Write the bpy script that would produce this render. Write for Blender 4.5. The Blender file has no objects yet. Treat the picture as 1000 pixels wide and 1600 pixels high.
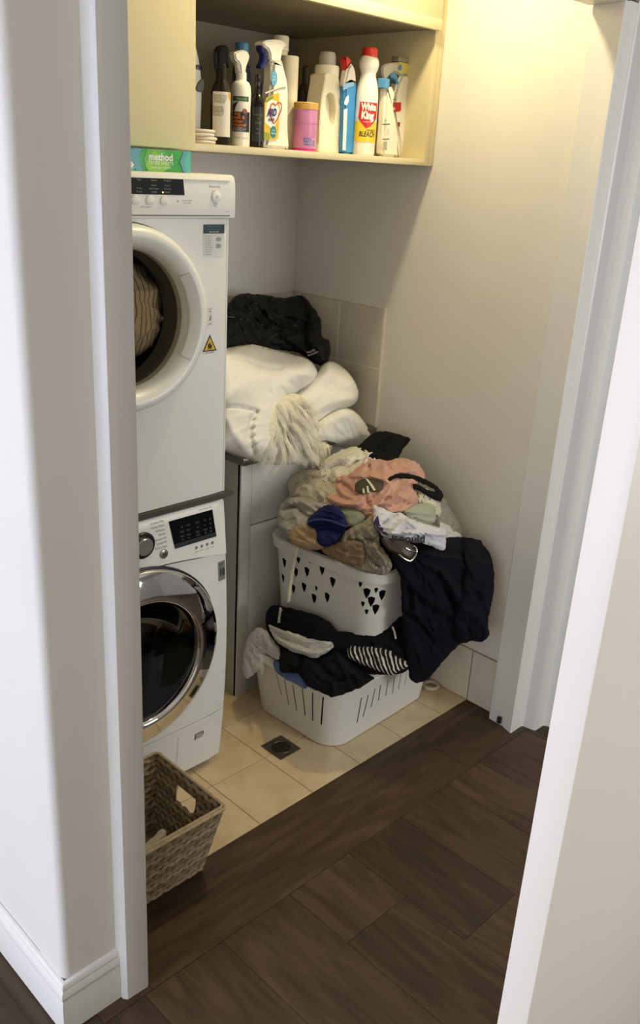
import bpy, bmesh, math, random
import numpy as np
from mathutils import Vector, Matrix
from mathutils.geometry import delaunay_2d_cdt
random.seed(7); np.random.seed(7)
SC = bpy.context.scene
COL = SC.collection
PI = math.pi

# ------------------------------------------------------------------ camera
CAM = np.array([-2.2963, -1.4502, 1.7043]); YAW, PITCH, ROLL, FPX = .8038, .3722, .0586, 1387.13
_cy, _sy, _cp, _sp = math.cos(YAW), math.sin(YAW), math.cos(PITCH), math.sin(PITCH)
FWD = np.array([_sy*_cp, _cy*_cp, -_sp]); _r = np.array([_cy, -_sy, 0.0]); _u = np.cross(_r, FWD)
RGT = math.cos(ROLL)*_r + math.sin(ROLL)*_u; UPV = -math.sin(ROLL)*_r + math.cos(ROLL)*_u
cd = bpy.data.cameras.new('camera'); cam = bpy.data.objects.new('camera', cd); COL.objects.link(cam)
cd.sensor_fit = 'HORIZONTAL'; cd.sensor_width = 36; cd.lens = 36*FPX/1000; cd.clip_start = .05; cd.clip_end = 60
mw = Matrix.Identity(4)
for i in range(3):
    mw[i][0] = RGT[i]; mw[i][1] = UPV[i]; mw[i][2] = -FWD[i]; mw[i][3] = CAM[i]
cam.matrix_world = mw; SC.camera = cam

# ------------------------------------------------------------------ light
def lin(h):
    h = h.lstrip('#'); c = [int(h[i:i+2], 16)/255 for i in (0, 2, 4)]
    return [x/12.92 if x <= .04045 else ((x+.055)/1.055)**2.4 for x in c]
w = bpy.data.worlds.new('world'); SC.world = w; w.use_nodes = True
w.node_tree.nodes['Background'].inputs[0].default_value = (1, .95, .89, 1); w.node_tree.nodes['Background'].inputs[1].default_value = 1.8
def area(name, loc, target, size, power, color, shape='DISK', sy=None, spread=None):
    l = bpy.data.lights.new(name, 'AREA'); l.shape = shape; l.size = size
    if sy: l.size_y = sy
    if spread: l.spread = spread
    l.energy = power; l.color = color
    o = bpy.data.objects.new(name, l); COL.objects.link(o); o.location = loc
    o.rotation_euler = (Vector(target)-Vector(loc)).to_track_quat('-Z', 'Y').to_euler(); return o
area('downlight', (-.42, .145, 2.47), (-.42, .145, 0), .10, 8.7, (1, .86, .53))
area('window_daylight', (-4.9, .25, 1.25), (0, .1, .9), 2.2, 74, (.50, .64, 1), 'RECTANGLE', 1.9)
area('rear_fill', (.25, -3.2, 1.55), (-1.0, -1.0, 1.1), 1.1, 42, (.96, 1, 1))  # added fill light behind right, brightens door face and machine fronts; no real window
SC.view_settings.view_transform = 'Standard'; SC.view_settings.look = 'None'
SC.view_settings.exposure = 0.0; SC.view_settings.gamma = 1; SC.view_settings.use_curve_mapping = False

# ------------------------------------------------------------------ materials
MATS = {}
def mat(name, hexc, rough=.5, metal=0, var=.06, vscale=30, bump=0, bscale=200, coat=0, spec=.5, trans=0, sheen=0, detail=3):
    if name in MATS: return MATS[name]
    m = bpy.data.materials.new(name); m.use_nodes = True; nt = m.node_tree; N = nt.nodes; L = nt.links
    p = N['Principled BSDF']; c = lin(hexc)
    p.inputs['Roughness'].default_value = rough; p.inputs['Metallic'].default_value = metal
    p.inputs['Specular IOR Level'].default_value = spec; p.inputs['Coat Weight'].default_value = coat
    p.inputs['Transmission Weight'].default_value = trans; p.inputs['Sheen Weight'].default_value = sheen
    tc = N.new('ShaderNodeTexCoord'); nz = N.new('ShaderNodeTexNoise'); nz.inputs['Scale'].default_value = vscale; nz.inputs['Detail'].default_value = detail
    L.new(tc.outputs['Object'], nz.inputs['Vector'])
    r = N.new('ShaderNodeValToRGB'); L.new(nz.outputs['Fac'], r.inputs[0])
    r.color_ramp.elements[0].position = .3; r.color_ramp.elements[1].position = .7
    r.color_ramp.elements[0].color = [max(0, x*(1-var)) for x in c]+[1]; r.color_ramp.elements[1].color = [min(1, x*(1+var)) for x in c]+[1]
    L.new(r.outputs[0], p.inputs['Base Color'])
    if bump:
        b = N.new('ShaderNodeBump'); b.inputs['Strength'].default_value = bump; b.inputs['Distance'].default_value = .002
        n2 = N.new('ShaderNodeTexNoise'); n2.inputs['Scale'].default_value = bscale; L.new(tc.outputs['Object'], n2.inputs['Vector'])
        L.new(n2.outputs['Fac'], b.inputs['Height']); L.new(b.outputs[0], p.inputs['Normal'])
    MATS[name] = m; return m
def stripes(name, c1, c2, scale, rough=.9, angle=0, distort=2.0, pos=.5, soft=.04, bump=.3, axis='X', coords='UV'):
    """two-tone woven stripes along the cloth's own UV map"""
    if name in MATS: return MATS[name]
    m = bpy.data.materials.new(name); m.use_nodes = True; nt = m.node_tree; N = nt.nodes; L = nt.links; p = N['Principled BSDF']
    p.inputs['Roughness'].default_value = rough; p.inputs['Specular IOR Level'].default_value = .2
    tc = N.new('ShaderNodeTexCoord'); mp = N.new('ShaderNodeMapping'); mp.inputs['Rotation'].default_value = (0, 0, math.radians(angle))
    L.new(tc.outputs[coords], mp.inputs[0])
    wv = N.new('ShaderNodeTexWave'); wv.bands_direction = axis; wv.inputs['Scale'].default_value = scale; wv.inputs['Distortion'].default_value = distort
    wv.inputs['Detail'].default_value = 1; wv.inputs['Detail Scale'].default_value = .6; L.new(mp.outputs[0], wv.inputs[0])
    r = N.new('ShaderNodeValToRGB'); r.color_ramp.elements[0].position = pos-soft; r.color_ramp.elements[1].position = pos+soft
    r.color_ramp.elements[0].color = lin(c1)+[1]; r.color_ramp.elements[1].color = lin(c2)+[1]
    L.new(wv.outputs['Fac'], r.inputs[0]); L.new(r.outputs[0], p.inputs['Base Color'])
    if bump:
        b = N.new('ShaderNodeBump'); b.inputs['Strength'].default_value = bump; b.inputs['Distance'].default_value = .003
        L.new(wv.outputs['Fac'], b.inputs['Height']); L.new(b.outputs[0], p.inputs['Normal'])
    MATS[name] = m; return m
def glassy(name, tint, gloss=.10, rough=.02):
    m = bpy.data.materials.new(name); m.use_nodes = True; N = m.node_tree.nodes; L = m.node_tree.links
    N.remove(N['Principled BSDF']); t = N.new('ShaderNodeBsdfTransparent'); t.inputs[0].default_value = lin(tint)+[1]
    g = N.new('ShaderNodeBsdfGlossy'); g.inputs['Roughness'].default_value = rough
    lw = N.new('ShaderNodeLayerWeight'); lw.inputs[0].default_value = .35
    mr = N.new('ShaderNodeMapRange'); mr.inputs[3].default_value = gloss*.6; mr.inputs[4].default_value = min(1, gloss*5)
    L.new(lw.outputs['Fresnel'], mr.inputs[0])
    mx = N.new('ShaderNodeMixShader'); L.new(mr.outputs[0], mx.inputs[0]); L.new(t.outputs[0], mx.inputs[1]); L.new(g.outputs[0], mx.inputs[2])
    L.new(mx.outputs[0], N['Material Output'].inputs[0]); return m
def plastic_film(name, color, opacity):
    m = bpy.data.materials.new(name); m.use_nodes = True; N = m.node_tree.nodes; L = m.node_tree.links; p = N['Principled BSDF']
    p.inputs['Base Color'].default_value = lin(color)+[1]; p.inputs['Roughness'].default_value = .25
    t = N.new('ShaderNodeBsdfTransparent'); mx = N.new('ShaderNodeMixShader'); mx.inputs[0].default_value = opacity
    L.new(t.outputs[0], mx.inputs[1]); L.new(p.outputs[0], mx.inputs[2]); L.new(mx.outputs[0], N['Material Output'].inputs[0]); return m
def wood_mat():
    m = bpy.data.materials.new('dark_vinyl_plank'); m.use_nodes = True; nt = m.node_tree; N = nt.nodes; L = nt.links; p = N['Principled BSDF']
    p.inputs['Roughness'].default_value = .48; p.inputs['Specular IOR Level'].default_value = .28
    tc = N.new('ShaderNodeTexCoord'); oi = N.new('ShaderNodeObjectInfo')
    off = N.new('ShaderNodeVectorMath'); off.operation = 'MULTIPLY_ADD'; L.new(oi.outputs['Random'], off.inputs[0]); off.inputs[1].default_value = (37, 53, 11); L.new(tc.outputs['Object'], off.inputs[2])
    mp = N.new('ShaderNodeMapping'); mp.inputs['Scale'].default_value = (1.6, 9, 1); L.new(off.outputs[0], mp.inputs[0])
    nz = N.new('ShaderNodeTexNoise'); nz.inputs['Scale'].default_value = 2.0; nz.inputs['Detail'].default_value = 6; nz.inputs['Distortion'].default_value = 1.6; L.new(mp.outputs[0], nz.inputs[0])
    mp2 = N.new('ShaderNodeMapping'); mp2.inputs['Scale'].default_value = (4, 90, 1); L.new(off.outputs[0], mp2.inputs[0])
    n2 = N.new('ShaderNodeTexNoise'); n2.inputs['Scale'].default_value = 3; n2.inputs['Detail'].default_value = 4; L.new(mp2.outputs[0], n2.inputs[0])
    r = N.new('ShaderNodeValToRGB'); L.new(nz.outputs['Fac'], r.inputs[0])
    e = r.color_ramp.elements; e[0].position = .30; e[0].color = lin('#3a2d20')+[1]; e[1].position = .72; e[1].color = lin('#584633')+[1]
    x = e.new(.5); x.color = lin('#493827')+[1]
    mx = N.new('ShaderNodeMix'); mx.data_type = 'RGBA'; mx.blend_type = 'MULTIPLY'; mx.inputs[0].default_value = .35
    r2 = N.new('ShaderNodeValToRGB'); r2.color_ramp.elements[0].color = (.55, .53, .5, 1); r2.color_ramp.elements[1].color = (1.2, 1.2, 1.2, 1); r2.color_ramp.elements[0].position = .3; r2.color_ramp.elements[1].position = .7
    L.new(n2.outputs['Fac'], r2.inputs[0]); L.new(r.outputs[0], mx.inputs[6]); L.new(r2.outputs[0], mx.inputs[7])
    hs = N.new('ShaderNodeHueSaturation'); mr = N.new('ShaderNodeMapRange'); mr.inputs[3].default_value = .72; mr.inputs[4].default_value = 1.22
    L.new(oi.outputs['Random'], mr.inputs[0]); L.new(mr.outputs[0], hs.inputs['Value']); L.new(mx.outputs[2], hs.inputs['Color']); L.new(hs.outputs[0], p.inputs['Base Color'])
    b = N.new('ShaderNodeBump'); b.inputs['Strength'].default_value = .12; b.inputs['Distance'].default_value = .001; L.new(n2.outputs['Fac'], b.inputs['Height']); L.new(b.outputs[0], p.inputs['Normal'])
    return m
def tile_mat(name, c1, c2, rough=.28):
    m = bpy.data.materials.new(name); m.use_nodes = True; nt = m.node_tree; N = nt.nodes; L = nt.links; p = N['Principled BSDF']
    p.inputs['Roughness'].default_value = rough
    tc = N.new('ShaderNodeTexCoord'); oi = N.new('ShaderNodeObjectInfo'); off = N.new('ShaderNodeVectorMath'); off.operation = 'MULTIPLY_ADD'
    L.new(oi.outputs['Random'], off.inputs[0]); off.inputs[1].default_value = (17, 23, 9); L.new(tc.outputs['Object'], off.inputs[2])
    nz = N.new('ShaderNodeTexNoise'); nz.inputs['Scale'].default_value = 9; nz.inputs['Detail'].default_value = 6; nz.inputs['Distortion'].default_value = .8; L.new(off.outputs[0], nz.inputs[0])
    r = N.new('ShaderNodeValToRGB'); r.color_ramp.elements[0].position = .35; r.color_ramp.elements[1].position = .65
    r.color_ramp.elements[0].color = lin(c1)+[1]; r.color_ramp.elements[1].color = lin(c2)+[1]; L.new(nz.outputs['Fac'], r.inputs[0]); L.new(r.outputs[0], p.inputs['Base Color'])
    return m

WALL = mat('white_wall_paint', '#dcd8d0', .75, var=.015, vscale=4, bump=.03, bscale=300)
TRIM = mat('white_gloss_trim', '#dedcd6', .35, var=.01, vscale=4)
CEIL = mat('ceiling_paint', '#e6e3dc', .85, var=.01)
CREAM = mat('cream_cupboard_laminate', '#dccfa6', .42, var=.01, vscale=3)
CREAM_SHADE = mat('cupboard_interior_shaded', '#938b76', .55, var=.01, vscale=3)  # cream darkened so the shade inside the open shelf sits in the colour
WOOD = wood_mat()
TILE = tile_mat('beige_floor_tile', '#ccb38a', '#dbc49c')
WTILE = tile_mat('cream_wall_tile', '#cfc8b8', '#d6cfc0', .22)
GROUT = mat('brown_grout', '#8a7354', .9, var=.1)
WGROUT = mat('pale_grout', '#e9e2d3', .85)
WHITE = mat('white_enamel', '#e2e1dc', .3, var=.008, vscale=3)
WHITEP = mat('white_plastic', '#e6e5e0', .35, var=.01, vscale=3)
GREYP = mat('grey_plastic', '#8f8d88', .4)
DARKP = mat('dark_plastic', '#1c1e20', .3)
BLACK = mat('black_display', '#0a0d10', .18, spec=.3)
CHROME = mat('chrome', '#d8d8d8', .05, 1, var=.005)
STEEL = mat('brushed_steel', '#8d8b86', .28, 1, var=.05)
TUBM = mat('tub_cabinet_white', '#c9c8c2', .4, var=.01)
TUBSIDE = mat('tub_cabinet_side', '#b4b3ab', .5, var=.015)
INK = mat('grey_ink', '#77756f', .6)
DINK = mat('dark_ink', '#26282a', .6)
WINK = mat('white_ink', '#e8e8e4', .5)

# ------------------------------------------------------------------ object helpers
OFF = {}
def link_mesh(name, me, m, parent, off):
    o = bpy.data.objects.new(name, me); COL.objects.link(o)
    if m: me.materials.append(m)
    if parent: o.parent = parent
    OFF[o.name] = off; return o
def obj(name, bm, m, parent=None, label=None, smooth=40, kind=None, cat=None, group=None, origin=None):
    """bm is in world coordinates; becomes one mesh object under parent"""
    po = OFF[parent.name] if parent else Vector((0, 0, 0))
    if parent is None and origin is not None: org = Vector(origin)
    else: org = po
    bmesh.ops.recalc_face_normals(bm, faces=bm.faces)
    bmesh.ops.translate(bm, verts=bm.verts, vec=-org)
    me = bpy.data.meshes.new(name); bm.to_mesh(me); bm.free()
    if smooth:
        for p in me.polygons: p.use_smooth = True
        me.set_sharp_from_angle(angle=math.radians(smooth))
    o = link_mesh(name, me, m, parent, org)
    if parent is None: o.location = org
    if label: o['label'] = label
    if kind: o['kind'] = kind
    elif name.endswith('lettering'): o['kind'] = 'stuff'
    if cat: o['category'] = cat
    if group: o['group'] = group
    return o
def thing(name, label, cat, loc, group=None, kind=None):
    o = bpy.data.objects.new(name, None); COL.objects.link(o); o.location = loc; o.empty_display_size = .05
    o['label'] = label
    if cat: o['category'] = cat
    if group: o['group'] = group
    if kind: o['kind'] = kind
    OFF[o.name] = Vector(loc); return o
def B(): return bmesh.new()
def box(bm, x0, x1, y0, y1, z0, z1, bev=0, seg=2):
    b = bmesh.new(); bmesh.ops.create_cube(b, size=1)
    for v in b.verts: v.co = Vector(((x0+x1)/2+v.co.x*(x1-x0), (y0+y1)/2+v.co.y*(y1-y0), (z0+z1)/2+v.co.z*(z1-z0)))
    if bev: bmesh.ops.bevel(b, geom=list(b.edges), offset=bev, segments=seg, affect='EDGES', profile=.5)
    join(bm, b); return bm
def join(bm, b):
    me = bpy.data.meshes.new('tmp'); b.to_mesh(me); b.free(); bm.from_mesh(me); bpy.data.meshes.remove(me)
def mbox(*a, **k): return box(B(), *a, **k)
def lathe(bm, prof, n=32, c=(0, 0, 0), sx=1, sy=1, a0=0, a1=2*PI, axis='Z', cap=True):
    full = abs(a1-a0-2*PI) < 1e-6; rings = []
    cnt = n if full else n+1
    for r, z in prof:
        ring = []
        for i in range(cnt):
            a = a0+(a1-a0)*i/n
            p = (r*math.cos(a)*sx, r*math.sin(a)*sy, z)
            if axis == 'Y': p = (p[0], -z, p[1])
            elif axis == 'X': p = (z, p[0], p[1])
            ring.append(bm.verts.new((p[0]+c[0], p[1]+c[1], p[2]+c[2])))
        rings.append(ring)
    for k in range(len(rings)-1):
        for i in range(cnt if full else cnt-1):
            j = (i+1) % cnt
            try: bm.faces.new((rings[k][i], rings[k][j], rings[k+1][j], rings[k+1][i]))
            except ValueError: pass
    if cap and full:
        for ring, r in ((rings[0], prof[0][0]), (rings[-1], prof[-1][0])):
            if r > 1e-5: bm.faces.new(ring)
    bmesh.ops.remove_doubles(bm, verts=bm.verts, dist=1e-6)
    return bm
def tube(bm, pts, r, n=8, closed=False, taper=None):
    pts = [Vector(p) for p in pts]; rings = []; m = len(pts)
    up = Vector((0, 0, 1))
    for i, p in enumerate(pts):
        if closed: t = pts[(i+1) % m]-pts[i-1]
        else: t = pts[min(i+1, m-1)]-pts[max(i-1, 0)]
        t.normalize(); a = t.cross(up)
        if a.length < 1e-3: a = t.cross(Vector((1, 0, 0)))
        a.normalize(); b = a.cross(t)
        rr = r if taper is None else r*taper(i/(m-1))
        rings.append([bm.verts.new(p+a*rr*math.cos(2*PI*k/n)+b*rr*math.sin(2*PI*k/n)) for k in range(n)])
    for i in range(m if closed else m-1):
        A, C = rings[i], rings[(i+1) % m]
        for k in range(n): bm.faces.new((A[k], A[(k+1) % n], C[(k+1) % n], C[k]))
    if not closed:
        bm.faces.new(rings[0]); bm.faces.new(rings[-1][::-1])
    return bm
def prism(bm, poly, y0, y1, bev=0, seg=2):
    """poly in (x,z), extruded along y"""
    b = bmesh.new(); vs = [b.verts.new((x, y0, z)) for x, z in poly]; f = b.faces.new(vs)
    r = bmesh.ops.extrude_face_region(b, geom=[f])
    bmesh.ops.translate(b, verts=[v for v in r['geom'] if isinstance(v, bmesh.types.BMVert)], vec=(0, y1-y0, 0))
    if bev: bmesh.ops.bevel(b, geom=list(b.edges), offset=bev, segments=seg, affect='EDGES')
    join(bm, b); return bm
def vprism(bm, poly, z0, z1):
    vs0 = [bm.verts.new((x, y, z0)) for x, y in poly]; vs1 = [bm.verts.new((x, y, z1)) for x, y in poly]
    bm.faces.new(vs0[::-1]); bm.faces.new(vs1)
    for i in range(len(poly)):
        j = (i+1) % len(poly); bm.faces.new((vs0[i], vs0[j], vs1[j], vs1[i]))
    return bm
def smoothpoly(pts, n=4, closed=True):
    P = [np.array(p, float) for p in pts]; out = []; m = len(P)
    for i in range(m if closed else m-1):
        if closed: a, b, c, d = P[i-1], P[i], P[(i+1) % m], P[(i+2) % m]
        else: a, b, c, d = P[max(i-1, 0)], P[i], P[i+1], P[min(i+2, m-1)]
        for k in range(n):
            t = k/n; out.append(.5*((2*b)+(-a+c)*t+(2*a-5*b+4*c-d)*t*t+(-a+3*b-3*c+d)*t**3))
    if not closed: out.append(P[-1])
    return [tuple(p) for p in out]
def text_bm(bm, s, x, z, size, place, align='CENTER', bold=0, depth=.0003, shear=0, sx=1):
    cu = bpy.data.curves.new('t', 'FONT'); cu.body = s; cu.size = size; cu.align_x = align; cu.align_y = 'CENTER'; cu.offset = bold; cu.shear = shear; cu.resolution_u = 3
    o = bpy.data.objects.new('t', cu); COL.objects.link(o)
    dg = bpy.context.evaluated_depsgraph_get(); me = bpy.data.meshes.new_from_object(o.evaluated_get(dg))
    b = bmesh.new(); b.from_mesh(me); bpy.data.meshes.remove(me); bpy.data.objects.remove(o); bpy.data.curves.remove(cu)
    bmesh.ops.triangulate(b, faces=b.faces)
    for v in b.verts: v.co = Vector(place(x+v.co.x*sx, z+v.co.y))
    join(bm, b); return bm
def patch(bm, poly, place, step=None):
    """flat printed area: polygon (x,z) mapped by place, triangulated with inner points so that it can bend"""
    xs = [p[0] for p in poly]; zs = [p[1] for p in poly]; step = step or max(max(xs)-min(xs), max(zs)-min(zs))/10
    P = [Vector(p) for p in poly]; dense = []
    for i in range(len(P)):
        a, b = P[i], P[(i+1) % len(P)]; k = max(1, int((b-a).length/step))
        dense += [a.lerp(b, t/k) for t in range(k)]
    n = len(dense); inner = []
    gx = np.arange(min(xs)+step/2, max(xs), step); gz = np.arange(min(zs)+step/2, max(zs), step)
    pa = np.array([tuple(p) for p in poly])
    if len(gx)*len(gz):
        G = np.array([(x, z) for x in gx for z in gz]); ok = inside(G, pa) & (segdist(G, pa) > step*.3); inner = [Vector(g) for g in G[ok]]
    vo, ed, fa, _, _, _ = delaunay_2d_cdt(dense+inner, [(i, (i+1) % n) for i in range(n)], [], 1, 1e-7)
    vs = [bm.verts.new(place(v.x, v.y)) for v in vo]
    for f in fa:
        try: bm.faces.new([vs[i] for i in f])
        except ValueError: pass
    return bm
def inside(G, poly):
    x, y = G[:, 0], G[:, 1]; r = np.zeros(len(G), bool); n = len(poly)
    for i in range(n):
        x0, y0 = poly[i]; x1, y1 = poly[(i+1) % n]
        c = ((y0 > y) != (y1 > y)); d = (y1-y0) if abs(y1-y0) > 1e-12 else 1e-12
        r ^= c & (x < (x1-x0)*(y-y0)/d+x0)
    return r
def segdist(G, poly, closed=True):
    best = np.full(len(G), 1e9); n = len(poly)
    for i in range(n if closed else n-1):
        a = np.array(poly[i]); b = np.array(poly[(i+1) % n]); ab = b-a; L = max(ab@ab, 1e-12)
        t = np.clip(((G-a)@ab)/L, 0, 1); d = np.hypot(*(G-a-t[:, None]*ab).T); best = np.minimum(best, d)
    return best
def flatY(y): return lambda x, z: (x, y, z)
def circ(cx, cz, r, n=24, rz=None): return [(cx+r*math.cos(2*PI*i/n), cz+(rz or r)*math.sin(2*PI*i/n)) for i in range(n)]

# photo ray helpers: where a measured point of the photograph meets a known plane
def ray(px, py): return FWD+(px-500)/FPX*RGT-(py-800)/FPX*UPV
def at_y(px, py, Y): d = ray(px, py); return CAM+d*((Y-CAM[1])/d[1])
def at_x(px, py, X): d = ray(px, py); return CAM+d*((X-CAM[0])/d[0])
def at_z(px, py, Z): d = ray(px, py); return CAM+d*((Z-CAM[2])/d[2])
def pix(P):
    d = np.asarray(P, float)-CAM; z = d@FWD
    return np.stack([500+FPX*(d@RGT)/z, 800-FPX*(d@UPV)/z], -1)

# ================================================================== SETTING
HEAD = 2.118; CZ = 2.50
fl = obj('floor', mbox(-5.2, 2.6, -4.2, 3.2, -.06, -.006), mat('subfloor', '#4a3c2c', .9), label='dark vinyl plank floor with a beige tiled laundry strip', kind='structure', smooth=0)
def plank(x0, x1, y0, y1, along):
    L_, W_ = (x1-x0, y1-y0) if along == 'X' else (y1-y0, x1-x0); g = .0006
    bm = mbox(-L_/2+g, L_/2-g, -W_/2+g, W_/2-g, -.006, 0, bev=.0005, seg=1)
    me = bpy.data.meshes.new('plank'); bm.to_mesh(me); bm.free()
    o = link_mesh('plank', me, WOOD, fl, Vector()); o.location = ((x0+x1)/2, (y0+y1)/2, 0)
    if along == 'Y': o.rotation_euler = (0, 0, PI/2)
    return o
plank(-1.48, -.31, -.24, -.0015, 'X'); plank(-.31, .3, -.24, -.0015, 'X')
plank(-1.6, -1.48, -.24, -.0015, 'X')
pw = .215; xs0 = -1.07
for k in range(-8, 7):
    x0 = xs0+k*pw; x1 = x0+pw
    if x1 < -3 or x0 > .5: continue
    cuts = [-.24]; y = -.24
    if k == 0: cuts.append(-.44); y = -.44
    else: y -= random.uniform(.35, 1.2); cuts.append(y)
    while y > -2.2: y -= 1.22; cuts.append(y)
    for a, b in zip(cuts[:-1], cuts[1:]): plank(x0, x1, b, a, 'Y')
    if x1 < -1.6:
        y = -.24
        while y < 1.6: plank(x0, x1, y, y+1.22, 'Y'); y += 1.22
# floor tiles
S = .2034; X0 = -.1437; Y1 = .2124; G2 = .0022
obj('grout_bed', mbox(-1.49, 0, -.0014, .965, -.006, -.0012), GROUT, fl, smooth=0)
xe = [0]+[X0-S*k for k in range(7)]+[-1.49]; ye = [0, Y1]+[Y1+S*k for k in range(1, 5)]
ye[-1] = .965
for i in range(len(xe)-1):
    for j in range(len(ye)-1):
        x1, x0 = xe[i]-(G2/2 if i else 0), xe[i+1]+G2/2; y0 = ye[j]+(G2/2 if j else 0); y1 = ye[j+1]-G2/2
        if x1-x0 < .01: continue
        o = obj('tile', mbox(x0, x1, y0, y1, -.0055, 0+random.uniform(0, .0003), bev=.0008, seg=1), TILE, fl, smooth=0)
# walls
D = .9654
wr = obj('wall_right', mbox(0, .09, -.107, 1.06, 0, CZ), WALL, label='white side wall right of the laundry pile, with low skirting tiles', kind='structure', smooth=0)
wb = obj('wall_back', mbox(-1.58, .09, D, 1.06, 0, CZ), WALL, label='white wall behind tub and dryer', kind='structure', smooth=0)
wl = obj('wall_left', mbox(-1.664+.001, -1.482, -.10, 1.06, 0, CZ), WALL, label='white wall left of the washing machine', kind='structure', smooth=0)
# stub of the hall wall with rounded corner
poly = []
for a in np.linspace(PI, 1.5*PI, 7): poly.append((-1.664+.016+.016*math.cos(a), -.196+.016+.016*math.sin(a)))
poly += [(-1.52, -.196), (-1.52, -.1), (-1.664, -.1)]
obj('wall_front', vprism(B(), poly, 0, CZ), WALL, label='white wall end with rounded corner at the left of the opening', kind='structure', smooth=50)
obj('wall_side', mbox(-1.664, -1.5, 1.06, 3.1, 0, CZ), WALL, label='continuation of the left wall face out of view', kind='structure', smooth=0)
obj('wall_front.001', mbox(.0, 2.6, -.196, -.107, 0, CZ), WALL, label='white wall right of the opening, behind the moulded frame', kind='structure', smooth=0)
obj('wall_front.002', mbox(-1.52, 0, -.196, -.107, HEAD+.02, CZ), WALL, label='white wall above the opening', kind='structure', smooth=0)
obj('ceiling', mbox(-5.2, 2.6, -4.2, 3.2, CZ, CZ+.05), CEIL, label='white ceiling', kind='structure', smooth=0)
obj('wall_hall', mbox(2.5, 2.6, -4.2, -.2, 0, CZ), WALL, label='far hall wall behind the open door', kind='structure', smooth=0)
obj('wall_rear', mbox(-5.2, 2.6, -4.2, -4.1, 0, CZ), WALL, label='hall wall behind the viewer', kind='structure', smooth=0)
# wall tiles (splashback and skirting), proud of the wall
def wtile_x(y0, y1, z0, z1): obj('tile', mbox(-.007, -.0005, y0+.0017, y1-.0017, z0+.0017, z1-.0017, bev=.0012, seg=1), WTILE, wr, smooth=0)
TZ = 1.2695; SW = .2037
ys = [.5135, .7184, .9222, D-.0005]
for j in range(2):
    for a, b in zip(ys[:-1], ys[1:]): wtile_x(a, b, TZ-SW*(j+1), TZ-SW*j)
obj('grout_bed', mbox(-.0055, 0, .5135, D, .86, TZ-.001), WGROUT, wr, smooth=0)
obj('tile_trim', mbox(-.0085, 0, .508, .5135, .86, TZ+.004, bev=.001), WGROUT, wr, smooth=0)
obj('tile_trim', mbox(-.0085, 0, .5135, D, TZ, TZ+.004, bev=.001), WGROUT, wr, smooth=0)
for a, b in ((-.106, -.004), (-.004, .1996), (.1996, .4033), (.4033, .607)): wtile_x(a, b, .0, .1965)
obj('grout_bed', mbox(-.0055, 0, -.106, .607, 0, .1955), GROUT, wr, smooth=0)
xb = [-.0085]+[-.0085-SW*k for k in range(1, 8)]
for j in range(2):
    for a, b in zip(xb[1:], xb[:-1]):
        obj('tile', mbox(a+.0012, b-.0012, D-.007, D-.0005, TZ-SW*(j+1)+.0012, TZ-SW*j-.0012, bev=.0012, seg=1), WTILE, wb, smooth=0)
obj('grout_bed', mbox(-1.43, -.0085, D-.0055, D, .86, TZ+.001), WGROUT, wb, smooth=0)
# left jamb and architrave
t1 = thing('trim_1', 'white timber door frame at the left of the opening', None, (-1.5, -.2, 0), kind='structure')
obj('architrave', vprism(B(), [(-1.542, -.196), (-1.5405, -.216), (-1.534, -.2245), (-1.486, -.2265), (-1.4805, -.2235), (-1.4805, -.196)], 0, HEAD+.07), TRIM, t1, smooth=50)
obj('jamb_lining', mbox(-1.52, -1.4795, -.2, -.1, 0, HEAD, bev=.001), TRIM, t1)
# right jamb
t2 = thing('trim_2', 'white moulded door frame at the far right of the opening', None, (0, -.2, 0), kind='structure')
obj('jamb_lining', vprism(B(), [(.02, -.107), (-.036, -.1185), (-.0385, -.122), (-.042, -.178), (-.046, -.186), (-.0555, -.216), (-.052, -.2185), (.02, -.2185)], 0, HEAD), TRIM, t2, smooth=30)
obj('architrave', vprism(B(), [(.006, -.2), (.006, -.2195), (.012, -.2235), (.0155, -.244), (.018, -.258), (.023, -.264), (.066, -.2655), (.073, -.274), (.078, -.287), (.12, -.29), (.12, -.196)], 0, HEAD+.09), TRIM, t2, smooth=30)
fg = obj('floor_guide', mbox(-.051, -.04, -.172, -.157, .008, .032, bev=.002), DARKP, t2, label='small black catch at the foot of the frame')
obj('guide_screw', lathe(B(), [(0, 0), (.0035, 0), (.0035, .002), (0, .0025)], 10, axis='X', c=(-.0535, -.1645, .02)), STEEL, fg)
t3 = thing('trim_3', 'white door head across the top of the opening', None, (-.7, -.15, HEAD), kind='structure')
obj('head_lining', mbox(-1.48, -.0365, -.2185, -.107, HEAD-.004, HEAD+.03, bev=.002), TRIM, t3)
obj('architrave', mbox(-1.54, .1, -.262, -.196, HEAD+.004, HEAD+.09, bev=.006), TRIM, t3)
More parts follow.
